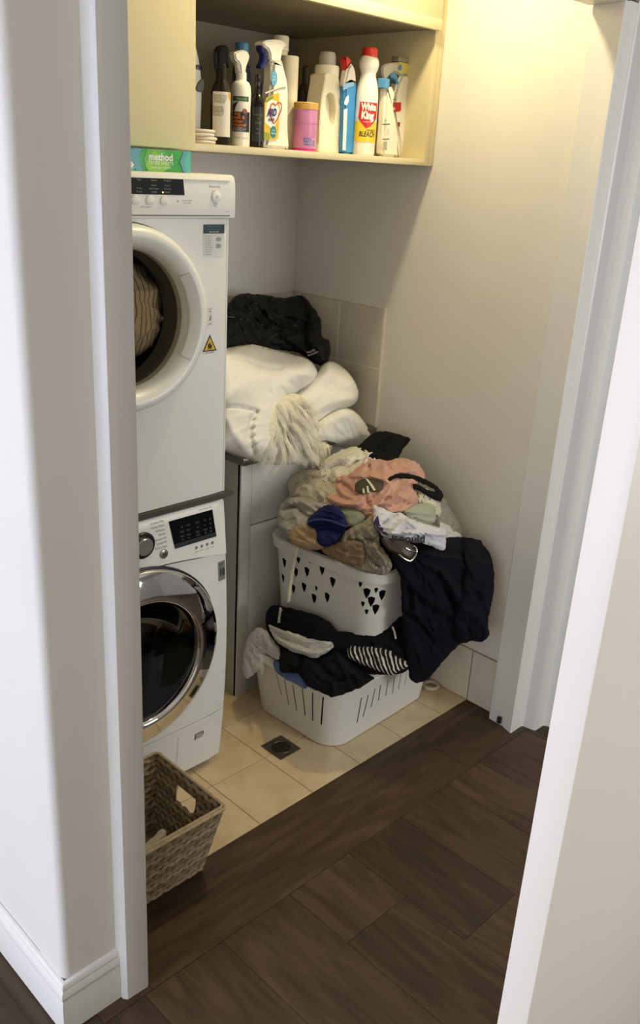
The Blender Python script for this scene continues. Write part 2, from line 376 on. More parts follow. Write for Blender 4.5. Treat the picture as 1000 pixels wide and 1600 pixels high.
# skirting around the stub: profile (outward, z) swept around the corner
SK = [(0, 0), (.0135, 0), (.0135, .082), (.0118, .086), (.0118, .094), (.014, .098), (.0125, .108), (.0085, .113), (.0085, .1165), (.0105, .119), (.0085, .126), (.004, .130), (0, .131)]
def skirt(path, name, label):
    bm = B(); n = len(path); rows = []
    for i, p in enumerate(path):
        a = Vector(path[max(i-1, 0)]); b = Vector(path[min(i+1, n-1)]); p = Vector(p)
        d1 = (p-a).normalized() if i else (b-p).normalized(); d2 = (b-p).normalized() if i < n-1 else d1
        n1 = Vector((d1.y, -d1.x)); n2 = Vector((d2.y, -d2.x)); m = (n1+n2); m = m/m.length/max(.3, math.cos(n1.angle(n2)/2))
        rows.append([bm.verts.new((p.x+m.x*o, p.y+m.y*o, z)) for o, z in SK])
    for a, b in zip(rows[:-1], rows[1:]):
        for k in range(len(SK)-1): bm.faces.new((a[k], b[k], b[k+1], a[k+1]))
    for r in (rows[0], rows[-1]): bm.faces.new(r)
    return obj(name, bm, TRIM, label=label, kind='structure', smooth=35)
skirt([(-1.664, 2.5), (-1.664, -.196), (-1.542, -.196)], 'baseboard_left', 'white moulded skirting board wrapped around the left wall corner')
# near door at the right
d1 = thing('door_1', 'white door leaf standing open at the right edge, close to the viewer', None, (-1.4877, -1.0929, 0), kind='structure')
obj('leaf', mbox(-1.4867, -.68, -1.0929, -1.0519, .008, 2.03, bev=.0012), mat('door_paint', '#e8e0d4', .4, var=.01, vscale=3), d1)
obj('handle', tube(B(), [(-.75, -1.0929, 1.0), (-.75, -1.14, 1.0), (-.77, -1.15, 1.0), (-.87, -1.15, 1.0)], .009), STEEL, d1)

# ================================================================== WASHING MACHINE
WX0, WX1 = -1.457, -.857; WC = -1.157
def plate_hole(bm, x0, x1, z0, z1, cx, cz, r, yf, back, n=64, m=8):
    rings = []
    for k in range(m+1):
        t = k/m; ring = []
        for i in range(n):
            a = 2*PI*i/n; c, s = math.cos(a), math.sin(a)
            tx = ((x1 if c > 0 else x0)-cx)/c if abs(c) > 1e-9 else 1e9; tz = ((z1 if s > 0 else z0)-cz)/s if abs(s) > 1e-9 else 1e9
            R_ = min(tx, tz); rr = r+(R_-r)*t; x, z = cx+c*rr, cz+s*rr
            ring.append(bm.verts.new((x, yf(x, z), z)))
        rings.append(ring)
    # snap the corners
    for cxn, czn in ((x0, z0), (x0, z1), (x1, z0), (x1, z1)):
        v = min(rings[-1], key=lambda v: (v.co.x-cxn)**2+(v.co.z-czn)**2); v.co = (cxn, yf(cxn, czn), czn)
    for k in range(m):
        for i in range(n): bm.faces.new((rings[k][i], rings[k][(i+1) % n], rings[k+1][(i+1) % n], rings[k+1][i]))
    for ring in (rings[0], rings[-1]):
        bk = [bm.verts.new((v.co.x, back, v.co.z)) for v in ring]
        for i in range(n): bm.faces.new((ring[i], ring[(i+1) % n], bk[(i+1) % n], bk[i]))
    return bm
wm = thing('washing_machine', 'white front-loading washing machine with chrome-ringed door below the dryer', 'washing machine', (WC, .6, 0))
def wy(x, z):
    t = (z-.02)/.83; e = max(0, (x-(WX1-.03))/.03)
    return .300-.026*math.sin(PI*min(1, max(0, t*1.02)))**.9+.006*e*e
bm = B(); box(bm, WX0, WX0+.004, .33, .89, .015, .848); box(bm, WX1-.004, WX1, .318, .89, .015, .848); box(bm, WX0, WX1, .86, .89, .015, .848); box(bm, WX0+.001, WX1-.001, .33, .885, .838, .849); box(bm, WX0+.002, WX1-.002, .33, .885, .016, .03)
obj('housing', bm, WHITE, wm)
obj('front_panel', plate_hole(B(), WX0, WX1, .188, .700, WC, .467, .235, wy, .335), WHITE, wm)
# control panel with a curved lower edge
def cpz(x): return .716-.030*((x-WC)/.3)**2*(1 if abs(x-WC) < .3 else 1)
bm = B(); nx = 24; rows = []
prof = [0, .02, .08, .3, .55, .8, .93, .98, 1]
for i in range(nx+1):
    x = WX0+(WX1-WX0)*i/nx; col = []
    for t in prof:
        z0 = cpz(x)+.0012; z = z0+(.850-z0)*t; y = wy(x, z0)-.004+ (z-z0)*.10
        if t >= .98: y += .004
        if t == 1: y += .012
        if t == 0: y += .004
        col.append(bm.verts.new((x, y, z)))
    col.append(bm.verts.new((x, .345, .850))); col.insert(0, bm.verts.new((x, .345, cpz(x)+.0012))); rows.append(col)
for a, b in zip(rows[:-1], rows[1:]):
    for k in range(len(a)-1): bm.faces.new((a[k], b[k], b[k+1], a[k+1]))
bm.faces.new(rows[0]); bm.faces.new(rows[-1])
# filler under the panel down to the front panel
for i in range(nx): 
    xa = WX0+(WX1-WX0)*i/nx; xb2 = WX0+(WX1-WX0)*(i+1)/nx
cp = obj('control_panel', bm, WHITEP, wm, label='white control panel with dial and dark display', smooth=35)
bm = B(); vs = []
for i in range(nx+1):
    x = WX0+(WX1-WX0)*i/nx; vs.append((bm.verts.new((x, wy(x, .7), .6995)), bm.verts.new((x, wy(x, cpz(x)), cpz(x)-.0012))))
for a, b in zip(vs[:-1], vs[1:]): bm.faces.new((a[0], b[0], b[1], a[1]))
obj('panel_shoulder', bm, WHITE, wm)
def cpl(off): return lambda x, z: (x, wy(x, cpz(x))-.004+(z-cpz(x))*.10-off, z)
bm = B()
patch(bm, [(-1.045, .829), (-.902, .829), (-.893, .751), (-1.031, .751)], cpl(.0008))
ds = obj('display', bm, BLACK, cp, label='dark glass display')
bm = B(); patch(bm, [(-1.033, .764), (-.8946, .764), (-.893, .751), (-1.031, .751)], cpl(.0012)); obj('display_band', bm, mat('display_band', '#33373b', .2), cp)
bm = B()
for i, (zz) in enumerate((.805, .792, .779, .77)):
    for xx in (-1.005, -.985, -.955, -.93, -.912): text_bm(bm, random.choice(['40', '60', 'Hi', '1400', '800']), xx, zz, .0075, cpl(.0014))
obj('display_lettering', bm, mat('dim_ink', '#4a525a', .5), cp)
bm = B()
for i, s in enumerate(['Cotton Mix', 'Dark Wash', 'Delicate', 'Duvet', 'Intensive 60', 'Quick 30', 'Rinse+Spin']): text_bm(bm, s, -1.06+.001*i, .835-.0115*i, .0085, cpl(.0006), 'RIGHT')
text_bm(bm, 'Direct Drive  8kg', -.925, .8375, .006, cpl(.0006))
for xx in (-.962, -.944, -.926, -.908): text_bm(bm, 'Option', xx, .725, .0045, cpl(.0006))
for k, xx in enumerate((-.962, -.944, -.926, -.908)):
    patch(bm, circ(xx, .736, .0048, 8), cpl(.0006))
obj('panel_lettering', bm, INK, cp)
dz = .785; dx = -1.128
yd = cpl(0)(dx, dz)[1]
dl = obj('dial', lathe(B(), [(.036, 0), (.036, .003), (.0335, .006), (.029, .006)], 32, axis='Y', c=(dx, yd, dz)), mat('dial_ring', '#17181a', .35), cp)
obj('dial_knob', lathe(B(), [(.0235, .004), (.023, .013), (.021, .0155), (.0, .0155)], 32, axis='Y', c=(dx, yd, dz)), mat('satin_metal', '#b9b8b4', .28, .9), dl)
sb = obj('start_button', lathe(B(), [(.0125, 0), (.0125, .003), (.0105, .0042), (0, .004)], 24, axis='Y', c=(-1.067, cpl(0)(-1.067, .747)[1], .747)), mat('satin_metal2', '#a5a49f', .3, .8), cp)
bm = B(); text_bm(bm, '▶II', -1.067, .747, .009, cpl(.0048)); text_bm(bm, '>II', -1.067, .747, .009, cpl(.0046)); obj('button_mark', bm, DINK, sb)
# door
CZW = .467
def ly(x, z, off=0): return (x, wy(x, z)-off, z)
dr = obj('door', lathe(B(), [(.256, -.014), (.257, .000), (.2555, .006), (.251, .0105), (.235, .0175), (.215, .0245), (.195, .0300), (.183, .0325), (.178, .031), (.174, .022), (.171, .008)], 72, axis='Y', c=(WC, .274, CZW), cap=False), CHROME, wm, label='round chrome-ringed door', smooth=60)
obj('door_gasket', lathe(B(), [(.262, -.012), (.262, -.004), (.255, -.002), (.255, -.012)], 72, axis='Y', c=(WC, .274, CZW), cap=False), DARKP, dr)
gl = glassy('door_glass_dark', '#7c7c78', .03)
obj('door_glass', lathe(B(), [(.171, .012), (.160, .002), (.145, -.02), (.12, -.05), (.08, -.07), (0, -.076)], 56, axis='Y', c=(WC, .274, CZW), cap=False), gl, dr, smooth=60)
obj('inner_ring', lathe(B(), [(.1725, .008), (.169, -.02), (.158, -.05), (.152, -.07), (.152, -.078), (.235, -.08)], 56, axis='Y', c=(WC, .274, CZW), cap=False), mat('gasket_grey', '#484846', .5), dr)
obj('drum', lathe(B(), [(.21, -.07), (.235, -.09), (.235, -.45), (0, -.45)], 48, axis='Y', c=(WC, .274, CZW), cap=False), mat('drum_steel', '#55504c', .4, .8), wm)
hb = B(); lathe(hb, [(.238, .0165), (.236, .0215), (.196, .0345), (.190, .0310)], 14, axis='Y', c=(WC, .274, CZW), a0=-.42, a1=.30)
obj('door_handle', hb, mat('dark_chrome', '#6d6a66', .12, 1), dr, label='dark grip set in the door ring')
# lower panel with filter flap
def wlow(x, z): return (x, wy(x, z), z)
bm = B(); vs = []
zz = np.linspace(.018, .186, 8)
for x in np.linspace(WX0, WX1, 14): vs.append([bm.verts.new(wlow(x, z)) for z in zz]+[bm.verts.new((x, .335, .186))])
for a, b in zip(vs[:-1], vs[1:]):
    for k in range(len(a)-1): bm.faces.new((a[k], b[k], b[k+1], a[k+1]))
b2 = bm
lp = obj('kick_panel', bm, WHITE, wm)
bm = B(); tube(bm, [ly(-1.024, .035, -.0006), ly(-1.024, .10, -.0006), ly(-1.024, .160, -.0006)], .0011, 5); obj('flap_seam', bm, INK, lp)
bm = B(); patch(bm, [(-.962, .141), (-.934, .141), (-.934, .122), (-.962, .122)], lambda x, z: ly(x, z, .0012)); obj('flap_latch', bm, mat('latch_grey', '#9c9c98', .5), lp)
bm = B(); tube(bm, [ly(-.962, .122, .002), ly(-.962, .141, .002), ly(-.934, .141, .002), ly(-.934, .130, .002)], .0013, 5); obj('latch_rim', bm, mat('latch_dark', '#55534d', .5), lp)
# badge
bm = B(); patch(bm, [(-.889, .673), (-.863, .673), (-.863, .617), (-.889, .617)], lambda x, z: ly(x, z, .0012)); bd = obj('badge', bm, mat('badge_grey', '#8f908f', .35, .4), wm, label='grey ten year badge')
bm = B(); text_bm(bm, '10', -.876, .640, .030, lambda x, z: ly(x, z, .0018), bold=.0012, sx=.72); text_bm(bm, 'YEARS', -.876, .664, .0065, lambda x, z: ly(x, z, .0018)); patch(bm, [(-.8775, .642), (-.866, .642), (-.866, .639), (-.8775, .639)], lambda x, z: ly(x, z, .0018)); obj('badge_lettering', bm, DINK, bd)
for fx in (WX0+.05, WX1-.05):
    for fy in (.38, .84): obj('foot', lathe(B(), [(.022, 0), (.022, .008), (.012, .01), (.012, .017)], 16, c=(fx, fy, 0)), DARKP, wm)
# stacking mat with curled lip
bm = B(); prof = [(-1.46, .8512), (-.862, .8512), (-.85, .8535), (-.838, .8525), (-.828, .856), (-.826, .863), (-.832, .868), (-.846, .8675), (-.862, .8665), (-1.46, .8665)]
prism(bm, [(x, z) for x, z in prof], .296, .88, bev=.0008, seg=1)
obj('stacking_mat', bm, mat('mat_grey', '#45423a', .6), label='dark grey mat with curled lip between dryer and washing machine', cat='mat', origin=(WC, .55, .851))

# ================================================================== DRYER
dy = thing('clothes_dryer', 'white clothes dryer with round door stacked on the washing machine', 'dryer', (-1.152, .6, .8668))
DX0, DX1, DF = -1.452, -.852, .305; DC, DCZ = -1.155, 1.350
bm = B(); box(bm, DX0, DX0+.004, DF+.002, .85, .868, 1.60); box(bm, DX1-.004, DX1, DF+.002, .85, .868, 1.60); box(bm, DX0, DX1, .84, .85, .868, 1.66); box(bm, DX0+.001, DX1-.001, DF+.01, .849, .869, .88); box(bm, DX0, DX1, DF+.02, .85, 1.575, 1.668, bev=.004)
obj('housing', bm, WHITE, dy)
obj('front_panel', plate_hole(B(), DX0, DX1, .868, 1.574, DC, DCZ, .185, lambda x, z: DF+.004*max(0, (x-(DX1-.012))/.012)**2, DF+.05), WHITE, dy)
bm = B(); prof = [(.31, 1.571), (.294, 1.571), (.2885, 1.574), (.2865, 1.581), (.2875, 1.640), (.289, 1.655), (.2935, 1.6655), (.302, 1.670), (.40, 1.670), (.40, 1.571)]
vs0 = [bm.verts.new((DX0, y, z)) for y, z in prof]; vs1 = [bm.verts.new((DX1+.003, y, z)) for y, z in prof]
bm.faces.new(vs0); bm.faces.new(vs1)
for i in range(len(prof)): bm.faces.new((vs0[i], vs0[(i+1) % len(prof)], vs1[(i+1) % len(prof)], vs1[i]))
dcp = obj('control_panel', bm, WHITEP, dy, label='white control panel with black strip', smooth=30)
def dp(off): return lambda x, z: (x, .2870-off, z)
obj('panel_groove', mbox(-1.44, -.866, .2862, .2878, 1.5775, 1.5805), INK, dcp)
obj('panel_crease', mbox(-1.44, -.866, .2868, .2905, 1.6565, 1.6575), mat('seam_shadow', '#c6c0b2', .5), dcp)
bm = B(); patch(bm, [(-1.30, 1.657), (-1.003, 1.657), (-.999, 1.623), (-1.30, 1.623)], dp(.0008)); dsp = obj('display_strip', bm, mat('dryer_display', '#0c0e0f', .5, spec=.2), dcp, label='black display strip')
bm = B()
for x, rows_ in ((-1.165, ['', '90 min', '60 min', '30 min']), (-1.122, ['Time', '', '30 min', '15 min']), (-1.083, ['Option', 'Buzzer', 'Anti Crease', 'Gentle']), (-1.047, ['Program', 'Cotton', 'Cool dry', 'Mixed'])):
    for r_, s in enumerate(rows_):
        if s: text_bm(bm, s, x, [1.653, 1.6425, 1.6355, 1.6285][r_], .0052 if r_ else .0056, dp(.0014), 'CENTER')
obj('display_lettering', bm, mat('display_ink', '#8d8f8d', .5), dcp)
led = bpy.data.materials.new('orange_led'); led.use_nodes = True; _p = led.node_tree.nodes['Principled BSDF']; _p.inputs['Emission Color'].default_value = (1, .35, .05, 1); _p.inputs['Emission Strength'].default_value = 6; _p.inputs['Base Color'].default_value = (1, .4, .1, 1)
obj('indicator_light', lathe(B(), [(.0016, 0), (.0016, .001), (0, .0015)], 10, axis='Y', c=(-1.0595, .2858, 1.6280)), led, dcp, label='glowing orange light')
for bx in (-1.166, -1.132, -1.094, -1.056):
    bb = obj('button', lathe(B(), [(.0105, -.001), (.0105, .003), (.008, .0045), (0, .004)], 20, axis='Y', c=(bx, .287, 1.611)), WHITEP, dcp)
sb = obj('start_button', lathe(B(), [(.0125, 0), (.0125, .004), (.0105, .0055), (0, .005)], 24, axis='Y', c=(-.909, .287, 1.621)), WHITEP, dcp)
bm = B(); text_bm(bm, 'Sensordry', -.913, 1.6435, .0085, dp(.0008)); text_bm(bm, '6.5kg', -.913, 1.6335, .0055, dp(.0008)); text_bm(bm, 'START', -.909, 1.605, .0048, dp(.0008)); text_bm(bm, 'Pause', -.909, 1.600, .004, dp(.0008)); text_bm(bm, 'Reverse Tumble', -.992, 1.612, .0042, dp(.0008)); text_bm(bm, 'Filter Check', -.992, 1.6065, .0042, dp(.0008)); text_bm(bm, 'inverter', -.873, 1.588, .004, dp(.0008)); text_bm(bm, '— touch ◦ control —', -1.105, 1.597, .004, dp(.0008))
patch(bm, circ(-1.018, 1.610, .002, 8), dp(.0008)); obj('panel_lettering', bm, INK, dcp)
bm = B(); text_bm(bm, 'O', -.909, 1.621, .009, dp(.006)); obj('button_mark', bm, INK, sb)
# door
dd = obj('door', lathe(B(), [(.214, -.002), (.212, .024), (.204, .043), (.192, .049), (.180, .046), (.166, .030), (.158, .006), (.157, -.012)], 72, axis='Y', c=(DC, DF, DCZ), cap=False), WHITEP, dy, label='round white door frame', smooth=60)
obj('door_seam', lathe(B(), [(.2165, -.001), (.2165, .001), (.213, .0015)], 72, axis='Y', c=(DC, DF, DCZ), cap=False), INK, dd)
obj('door_glass', lathe(B(), [(.158, .004), (.13, .010), (.08, .014), (0, .016)], 56, axis='Y', c=(DC, DF, DCZ), cap=False), glassy('dryer_glass', '#cfcac0', .010), dd, smooth=60)
hb = B(); lathe(hb, [(.184, .0475), (.182, .050), (.164, .034), (.1615, .029)], 16, axis='Y', c=(DC, DF, DCZ), a0=-.58, a1=.62)
obj('door_handle', hb, WHITE, dd, label='curved grip inside the door frame')
obj('inner_ring', lathe(B(), [(.1585, -.008), (.152, -.045), (.150, -.06), (.19, -.06)], 56, axis='Y', c=(DC, DF, DCZ), cap=False), mat('inner_ring_grey', '#5c5850', .5), dd)
obj('drum', lathe(B(), [(.185, -.05), (.25, -.07), (.25, -.46), (0, -.46)], 48, axis='Y', c=(DC, DF, DCZ), cap=False), mat('dryer_drum', '#6e6a62', .5, .3), dy)
fy = lambda off: (lambda x, z: (x, DF-off, z))
bm = B(); patch(bm, [(-.931, 1.558), (-.867, 1.558), (-.867, 1.537), (-.931, 1.537)], fy(.0007)); st = obj('sticker', bm, mat('sticker_dark', '#10262b', .4), dy, label='dark strip of the instruction sticker')
bm = B(); text_bm(bm, 'IMPORTANT NOTE', -.899, 1.553, .005, fy(.0012)); text_bm(bm, 'clean filter before use', -.899, 1.547, .0045, fy(.0012)); obj('sticker_lettering', bm, mat('teal_ink', '#3f8a90', .5), st)
bm = B(); text_bm(bm, 'after every load', -.899, 1.541, .0045, fy(.0012)); obj('sticker_lettering', bm, WINK, st)
bm = B(); patch(bm, [(-.931, 1.5365), (-.867, 1.5365), (-.867, 1.484), (-.931, 1.484)], fy(.0006)); st = obj('sticker', bm, mat('sticker_clear', '#d3d4cf', .4), dy, label='pale lower half of the instruction sticker')
bm = B()
for i, s in enumerate(['Pull out filter', 'and open it,', 'remove lint,', 'close filter', 'and refit it', 'before drying', 'Never run', 'without filter', 'Check vent']): text_bm(bm, s, -.927, 1.531-.0052*i, .0046, fy(.0011), 'LEFT')
for zc in (1.524, 1.508):
    patch(bm, [(-.886+a, zc+b) for a, b in ((-.006, -.005), (.008, -.005), (.010, .002), (.002, .006), (-.006, .004))], fy(.0011))
obj('sticker_lettering', bm, mat('light_ink', '#9d9e9a', .6), st)
for z in (1.331, 1.345): pass
bm = B(); tube(bm, [(-.936, DF-.001, 1.318), (-.936, DF-.001, 1.354), (-.925, DF-.001, 1.354), (-.925, DF-.001, 1.318)], .0009, 5, True); obj('latch_mark', bm, INK, dy)
bm = B(); patch(bm, [(-.918, 1.362), (-.9, 1.362), (-.9, 1.318), (-.918, 1.318)], fy(.0006)); st = obj('sticker', bm, mat('sticker_clear2', '#d6d6d0', .4), dy)
bm = B(); text_bm(bm, 'PUSH', -.909, 1.358, .005, fy(.0011)); text_bm(bm, 'HERE', -.909, 1.322, .005, fy(.0011)); patch(bm, [(-.912, 1.329), (-.905, 1.333), (-.906, 1.348), (-.909, 1.338)], fy(.0011)); patch(bm, [(-.911, 1.351), (-.906, 1.351), (-.906, 1.354), (-.911, 1.354)], fy(.0011)); obj('sticker_lettering', bm, INK, st)
tri = [(-.9085, 1.296), (-.886, 1.254), (-.931, 1.254)]
bm = B(); patch(bm, tri, fy(.0007)); st = obj('warning_sign', bm, DINK, dy, label='yellow warning triangle with black flame')
bm = B(); patch(bm, [(-.9085, 1.289), (-.8915, 1.2572), (-.9255, 1.2572)], fy(.0012)); obj('triangle_face', bm, mat('warning_yellow', '#e2b50f', .4), st)
bm = B(); patch(bm, [(-.914, 1.2615), (-.903, 1.2615), (-.9015, 1.266), (-.9035, 1.272), (-.906, 1.270), (-.9075, 1.279), (-.9105, 1.2725), (-.913, 1.274), (-.9155, 1.267)], fy(.0016), step=.004); patch(bm, [(-.9165, 1.2605), (-.9005, 1.2605), (-.9005, 1.2590), (-.9165, 1.2590)], fy(.0016)); text_bm(bm, 'RISK OF FIRE', -.9085, 1.2505, .0048, fy(.0012)); obj('flame_mark', bm, DINK, st)

# box of dryer sheets
bx = thing('dryer_sheet_box', 'green cardboard box of dryer sheets lying on the dryer', 'box', (-1.05, .37, 1.6704))
b0, b1, by = -1.150, -.9535, .325; bz0, bz1 = 1.6704, 1.7165
obj('carton', mbox(b0, b1, by, by+.10, bz0, bz1, bev=.001), mat('box_green', '#3f9f4f', .4, var=.02), bx)
bp = lambda o: (lambda x, z: (x, by-o, z))
def bpoly(name, pts, col, o=.0006):
    bm = B(); patch(bm, [(b0+(b1-b0)*u, bz0+(bz1-bz0)*v) for u, v in pts], bp(o)); return obj(name, bm, mat('box_'+col, col, .4, var=.02), bx)
bpoly('printed_facet', [(.0, 0), (.085, 0), (.085, 1), (0, 1)], '#6f8f86')
bpoly('printed_facet', [(.085, 0), (.20, .0), (.30, .55), (.16, 1), (.085, 1)], '#4fb7a4')
bpoly('printed_facet', [(.14, .45), (.25, 0), (.33, 0), (.26, .5), (.32, 1), (.2, 1)], '#5f9fae', .0009)
bpoly('printed_facet', [(.40, 0), (.62, 0), (.72, .5), (.62, 1), (.40, 1), (.34, .5)], '#62b23a', .0009)
bpoly('printed_facet', [(.48, 1), (.72, .25), (.60, 0), (.42, 0), (.36, .25)], '#86c232', .0012)
bpoly('printed_facet', [(.84, .5), (.95, 0), (1, 0), (1, 1), (.95, 1)], '#58b9a6', .0009)
bpoly('printed_facet', [(.84, .5), (.90, 0), (.96, 0), (.90, .5), (.96, 1), (.90, 1)], '#5f9fae', .0012)
bm = B(); text_bm(bm, 'method', b0+(b1-b0)*.575, 1.7005, .021, bp(.0016), bold=.0006); text_bm(bm, 'DRYER SHEETS', b0+(b1-b0)*.575, 1.688, .0105, bp(.0016)); text_bm(bm, 'beach sage + natural', b0+(b1-b0)*.575, 1.679, .0065, bp(.0016)); obj('box_lettering', bm, WINK, bx)
bm = B(); patch(bm, [(b0+.0185*.3, bz0+.012), (b0+.0168*.8, bz0+.012), (b0+.0168*.8, bz1-.004), (b0+.0185*.3, bz1-.004)], bp(.0012)); bc = obj('barcode_panel', bm, WINK, bx)
bm = B()
for k in range(9): z = bz0+.014+k*.0029; patch(bm, [(b0+.0068, z), (b0+.0125, z), (b0+.0125, z+.0008+.0008*(k % 3 == 0)), (b0+.0068, z+.0008+.0008*(k % 3 == 0))], bp(.0016))
obj('barcode_bars', bm, DINK, bc)
# crumpled white dryer sheet beside the box
bm = B(); bmesh.ops.create_icosphere(bm, subdivisions=4, radius=1)
for v in bm.verts:
    n_ = math.sin(7*v.co.x+3*v.co.y)*.09+math.sin(11*v.co.z-5*v.co.y)*.07
    v.co = Vector((-1.150+v.co.x*.024*(1+n_), .302+v.co.y*.014*(1+n_), 1.6815+v.co.z*.011*(1+n_)))
obj('used_sheet', bm, mat('sheet_white', '#e8dfd2', .8), label='small crumpled white sheet on the dryer in front of the box', cat='cloth', origin=(-1.15, .302, 1.671))

# ================================================================== TUB CABINET
tb = thing('laundry_tub_cabinet', 'white laundry tub cabinet with steel top between dryer and right wall', 'cabinet', (-.30, .74, 0))
TX0 = -.607; TY = .523
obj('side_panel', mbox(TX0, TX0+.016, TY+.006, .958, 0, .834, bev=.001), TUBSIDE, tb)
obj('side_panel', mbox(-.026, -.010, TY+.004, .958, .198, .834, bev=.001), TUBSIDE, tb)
obj('front_stile', mbox(TX0, TX0+.043, TY, TY+.018, 0, .834, bev=.002), TUBM, tb)
obj('drawer_front', mbox(TX0+.045, -.012, TY+.002, TY+.02, .624, .832, bev=.0015), TUBM, tb)
obj('door', mbox(TX0+.045, -.31, TY+.002, TY+.02, .085, .619, bev=.0015), TUBM, tb)
obj('door', mbox(-.307, -.012, TY+.002, TY+.02, .085, .619, bev=.0015), TUBM, tb)
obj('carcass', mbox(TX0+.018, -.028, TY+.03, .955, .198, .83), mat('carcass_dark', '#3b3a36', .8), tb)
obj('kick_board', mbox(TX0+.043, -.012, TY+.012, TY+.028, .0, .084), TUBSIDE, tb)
bm = B(); box(bm, TX0-.012, -.009, TY-.022, .957, .836, .862, bev=.004); obj('steel_top', bm, STEEL, tb, label='stainless steel rim of the tub')
obj('backsplash', mbox(TX0-.012, -.009, .945, .957, .862, .885, bev=.002), STEEL, tb)

# ================================================================== OVERHEAD CUPBOARD
cb = thing('overhead_cupboard', 'cream overhead cupboard with open shelf above the dryer and tub', 'cupboard', (-.75, .66, 1.719))
CYF = .3695; CBZ = 1.719; CTX = -.906
SHZ = 1.7362
obj('shelf', mbox(-.93, -.046, CYF, .96, CBZ, SHZ, bev=.001), CREAM, cb, label='bottom shelf')
obj('side_panel', mbox(-.046, -.022, CYF, .96, CBZ, CZ-.05, bev=.001), CREAM, cb)
obj('filler_strip', mbox(-.022, -.0005, CYF+.001, CYF+.03, CBZ, CZ-.05, bev=.001), CREAM, cb)
obj('side_panel', mbox(-.936, CTX, CYF-.001, .96, CBZ, CZ-.05, bev=.001), CREAM, cb)
obj('base_panel', mbox(-1.48, -.936, CYF, .96, CBZ, SHZ), CREAM, cb)
obj('back_panel', mbox(CTX, -.046, .95, .96, SHZ, 2.084), CREAM_SHADE, cb)
obj('upper_shelf', mbox(CTX, -.046, CYF+.001, .96, 2.084, 2.104), CREAM_SHADE, cb)
obj('door', mbox(-1.48, -.938, CYF-.02, CYF-.002, CBZ+.002, CZ-.06, bev=.0015), CREAM, cb, label='plain cream cupboard door above the dryer')
obj('lift_door', mbox(CTX+.002, -.044, CYF-.0185, CYF-.002, 2.079, CZ-.06, bev=.002), CREAM, cb, label='upper cream door above the open shelf')
obj('door_lip', mbox(CTX+.002, -.044, CYF-.0205, CYF-.018, 2.079, 2.108, bev=.001), CREAM, cb)
obj('top_panel', mbox(-1.48, -.046, CYF, .96, CZ-.07, CZ-.05), CREAM_SHADE, cb)

# ================================================================== BOTTLES ON THE SHELF
BZ = SHZ+.0004
PHI = .60
def span(pl, pr, ptop, pbase, Y, sy=1.0, th=None):
    """centre x, half width and height of something standing on the shelf at depth Y, seen at an angle"""
    a = at_y(pl, pbase, Y); b = at_y(pr, pbase, Y); t = at_y((pl+pr)/2, ptop, Y); m = at_y((pl+pr)/2, pbase, Y)
    v = m-CAM; f = math.atan2(v[0], v[1]); c_, s_ = math.cos(f), math.sin(f); hs = (b[0]-a[0])/2
    hw = hs*c_/math.sqrt(c_*c_+sy*sy*s_*s_) if th is None else hs
    return (a[0]+b[0])/2, hw, t[2]-BZ
def slim(X, Y, th, hs):
    """how much narrower an outline must be so that its own thickness fits the measured width"""
    f = math.atan2(X-CAM[0], Y-CAM[1]); return max(.45, (hs*math.cos(f)-th*math.sin(f))/(hs*math.cos(f)))
def arc(cx, cy, rx, ry):
    def f(x, z):
        t = max(-1.5, min(1.5, (x-cx)/rx))-PHI
        return (cx+rx*math.sin(t), cy-ry*math.cos(t), z)
    return f
def bottle(name, label, px, Y, prof, m, depth=.8, cat='bottle', n=36, group='cleaning bottles on the open shelf'):
    """prof: list of (radius fraction, height fraction)"""
    cx, hw, h = span(*px, Y, depth)
    t = thing(name, label, cat, (cx, Y, BZ), group)
    p = [(0.0001, BZ)]+[(hw*r, BZ+h*z) for r, z in prof]
    bo = obj('body', lathe(B(), p, n, c=(cx, Y, 0), sy=depth), m, t, smooth=45)
    return t, cx, hw, h
def lpatch(t, name, poly, cx, Y, hw, depth, col, o=.0006, zs=None, rough=.45, h=None, label=None):
    """printed label: poly in (fraction of width -1..1, fraction of height 0..1)"""
    bm = B(); rx = hw+o
    patch(bm, [(cx+u*hw, BZ+h*v) for u, v in poly], arc(cx, Y, rx, hw*depth+o), step=hw/7)
    return obj(name, bm, mat('print_'+col.strip('#'), col, rough, var=.02), t, label=label)
def ltext(t, items, cx, Y, hw, depth, h, col, o=.0011, name='label_lettering'):
    bm = B()
    for s, u, v, size, *kw in items: text_bm(bm, s, cx+u*hw, BZ+h*v, size, arc(cx, Y, hw+o, hw*depth+o), **(kw[0] if kw else {}))
    return obj(name, bm, mat('print_'+col.strip('#'), col, .45, var=.02), t)
def rect(u0, u1, v0, v1): return [(u0, v0), (u1, v0), (u1, v1), (u0, v1)]
def trigger_head(t, pts, trig, Y, m, mt, th=.013, cy=None):
    """pts / trig: outlines in photo pixels, seen side on and given real thickness"""
    allx = [at_y(x, y, Y)[0] for x, y in pts]; xc = (max(allx)+min(allx))/2; k = slim(xc, Y, th*.8, (max(allx)-min(allx))/2)
    def conv(P): return [(xc+(p[0]-xc)*k, p[2]) for p in (at_y(x, y, Y) for x, y in P)]
    hd = obj('spray_head', prism(B(), smoothpoly(conv(pts), 3), Y-th, Y+th, bev=.0035, seg=2), m, t, smooth=50)
    if trig: obj('trigger', prism(B(), smoothpoly(conv(trig), 3), Y-th*.6, Y+th*.6, bev=.002, seg=2), mt, t, smooth=50)
    return hd
AMBER = mat('dark_amber_glass', '#160f0c', .22, var=.05, spec=.25)
BOTW = mat('bottle_white', '#e8e3d6', .32, var=.01, vscale=4)
BOTC = mat('bottle_cream', '#e9e0c6', .35, var=.01, vscale=4)
BLK = mat('black_gloss', '#121110', .16)
SBLUE = mat('cap_blue', '#4a86b4', .35)
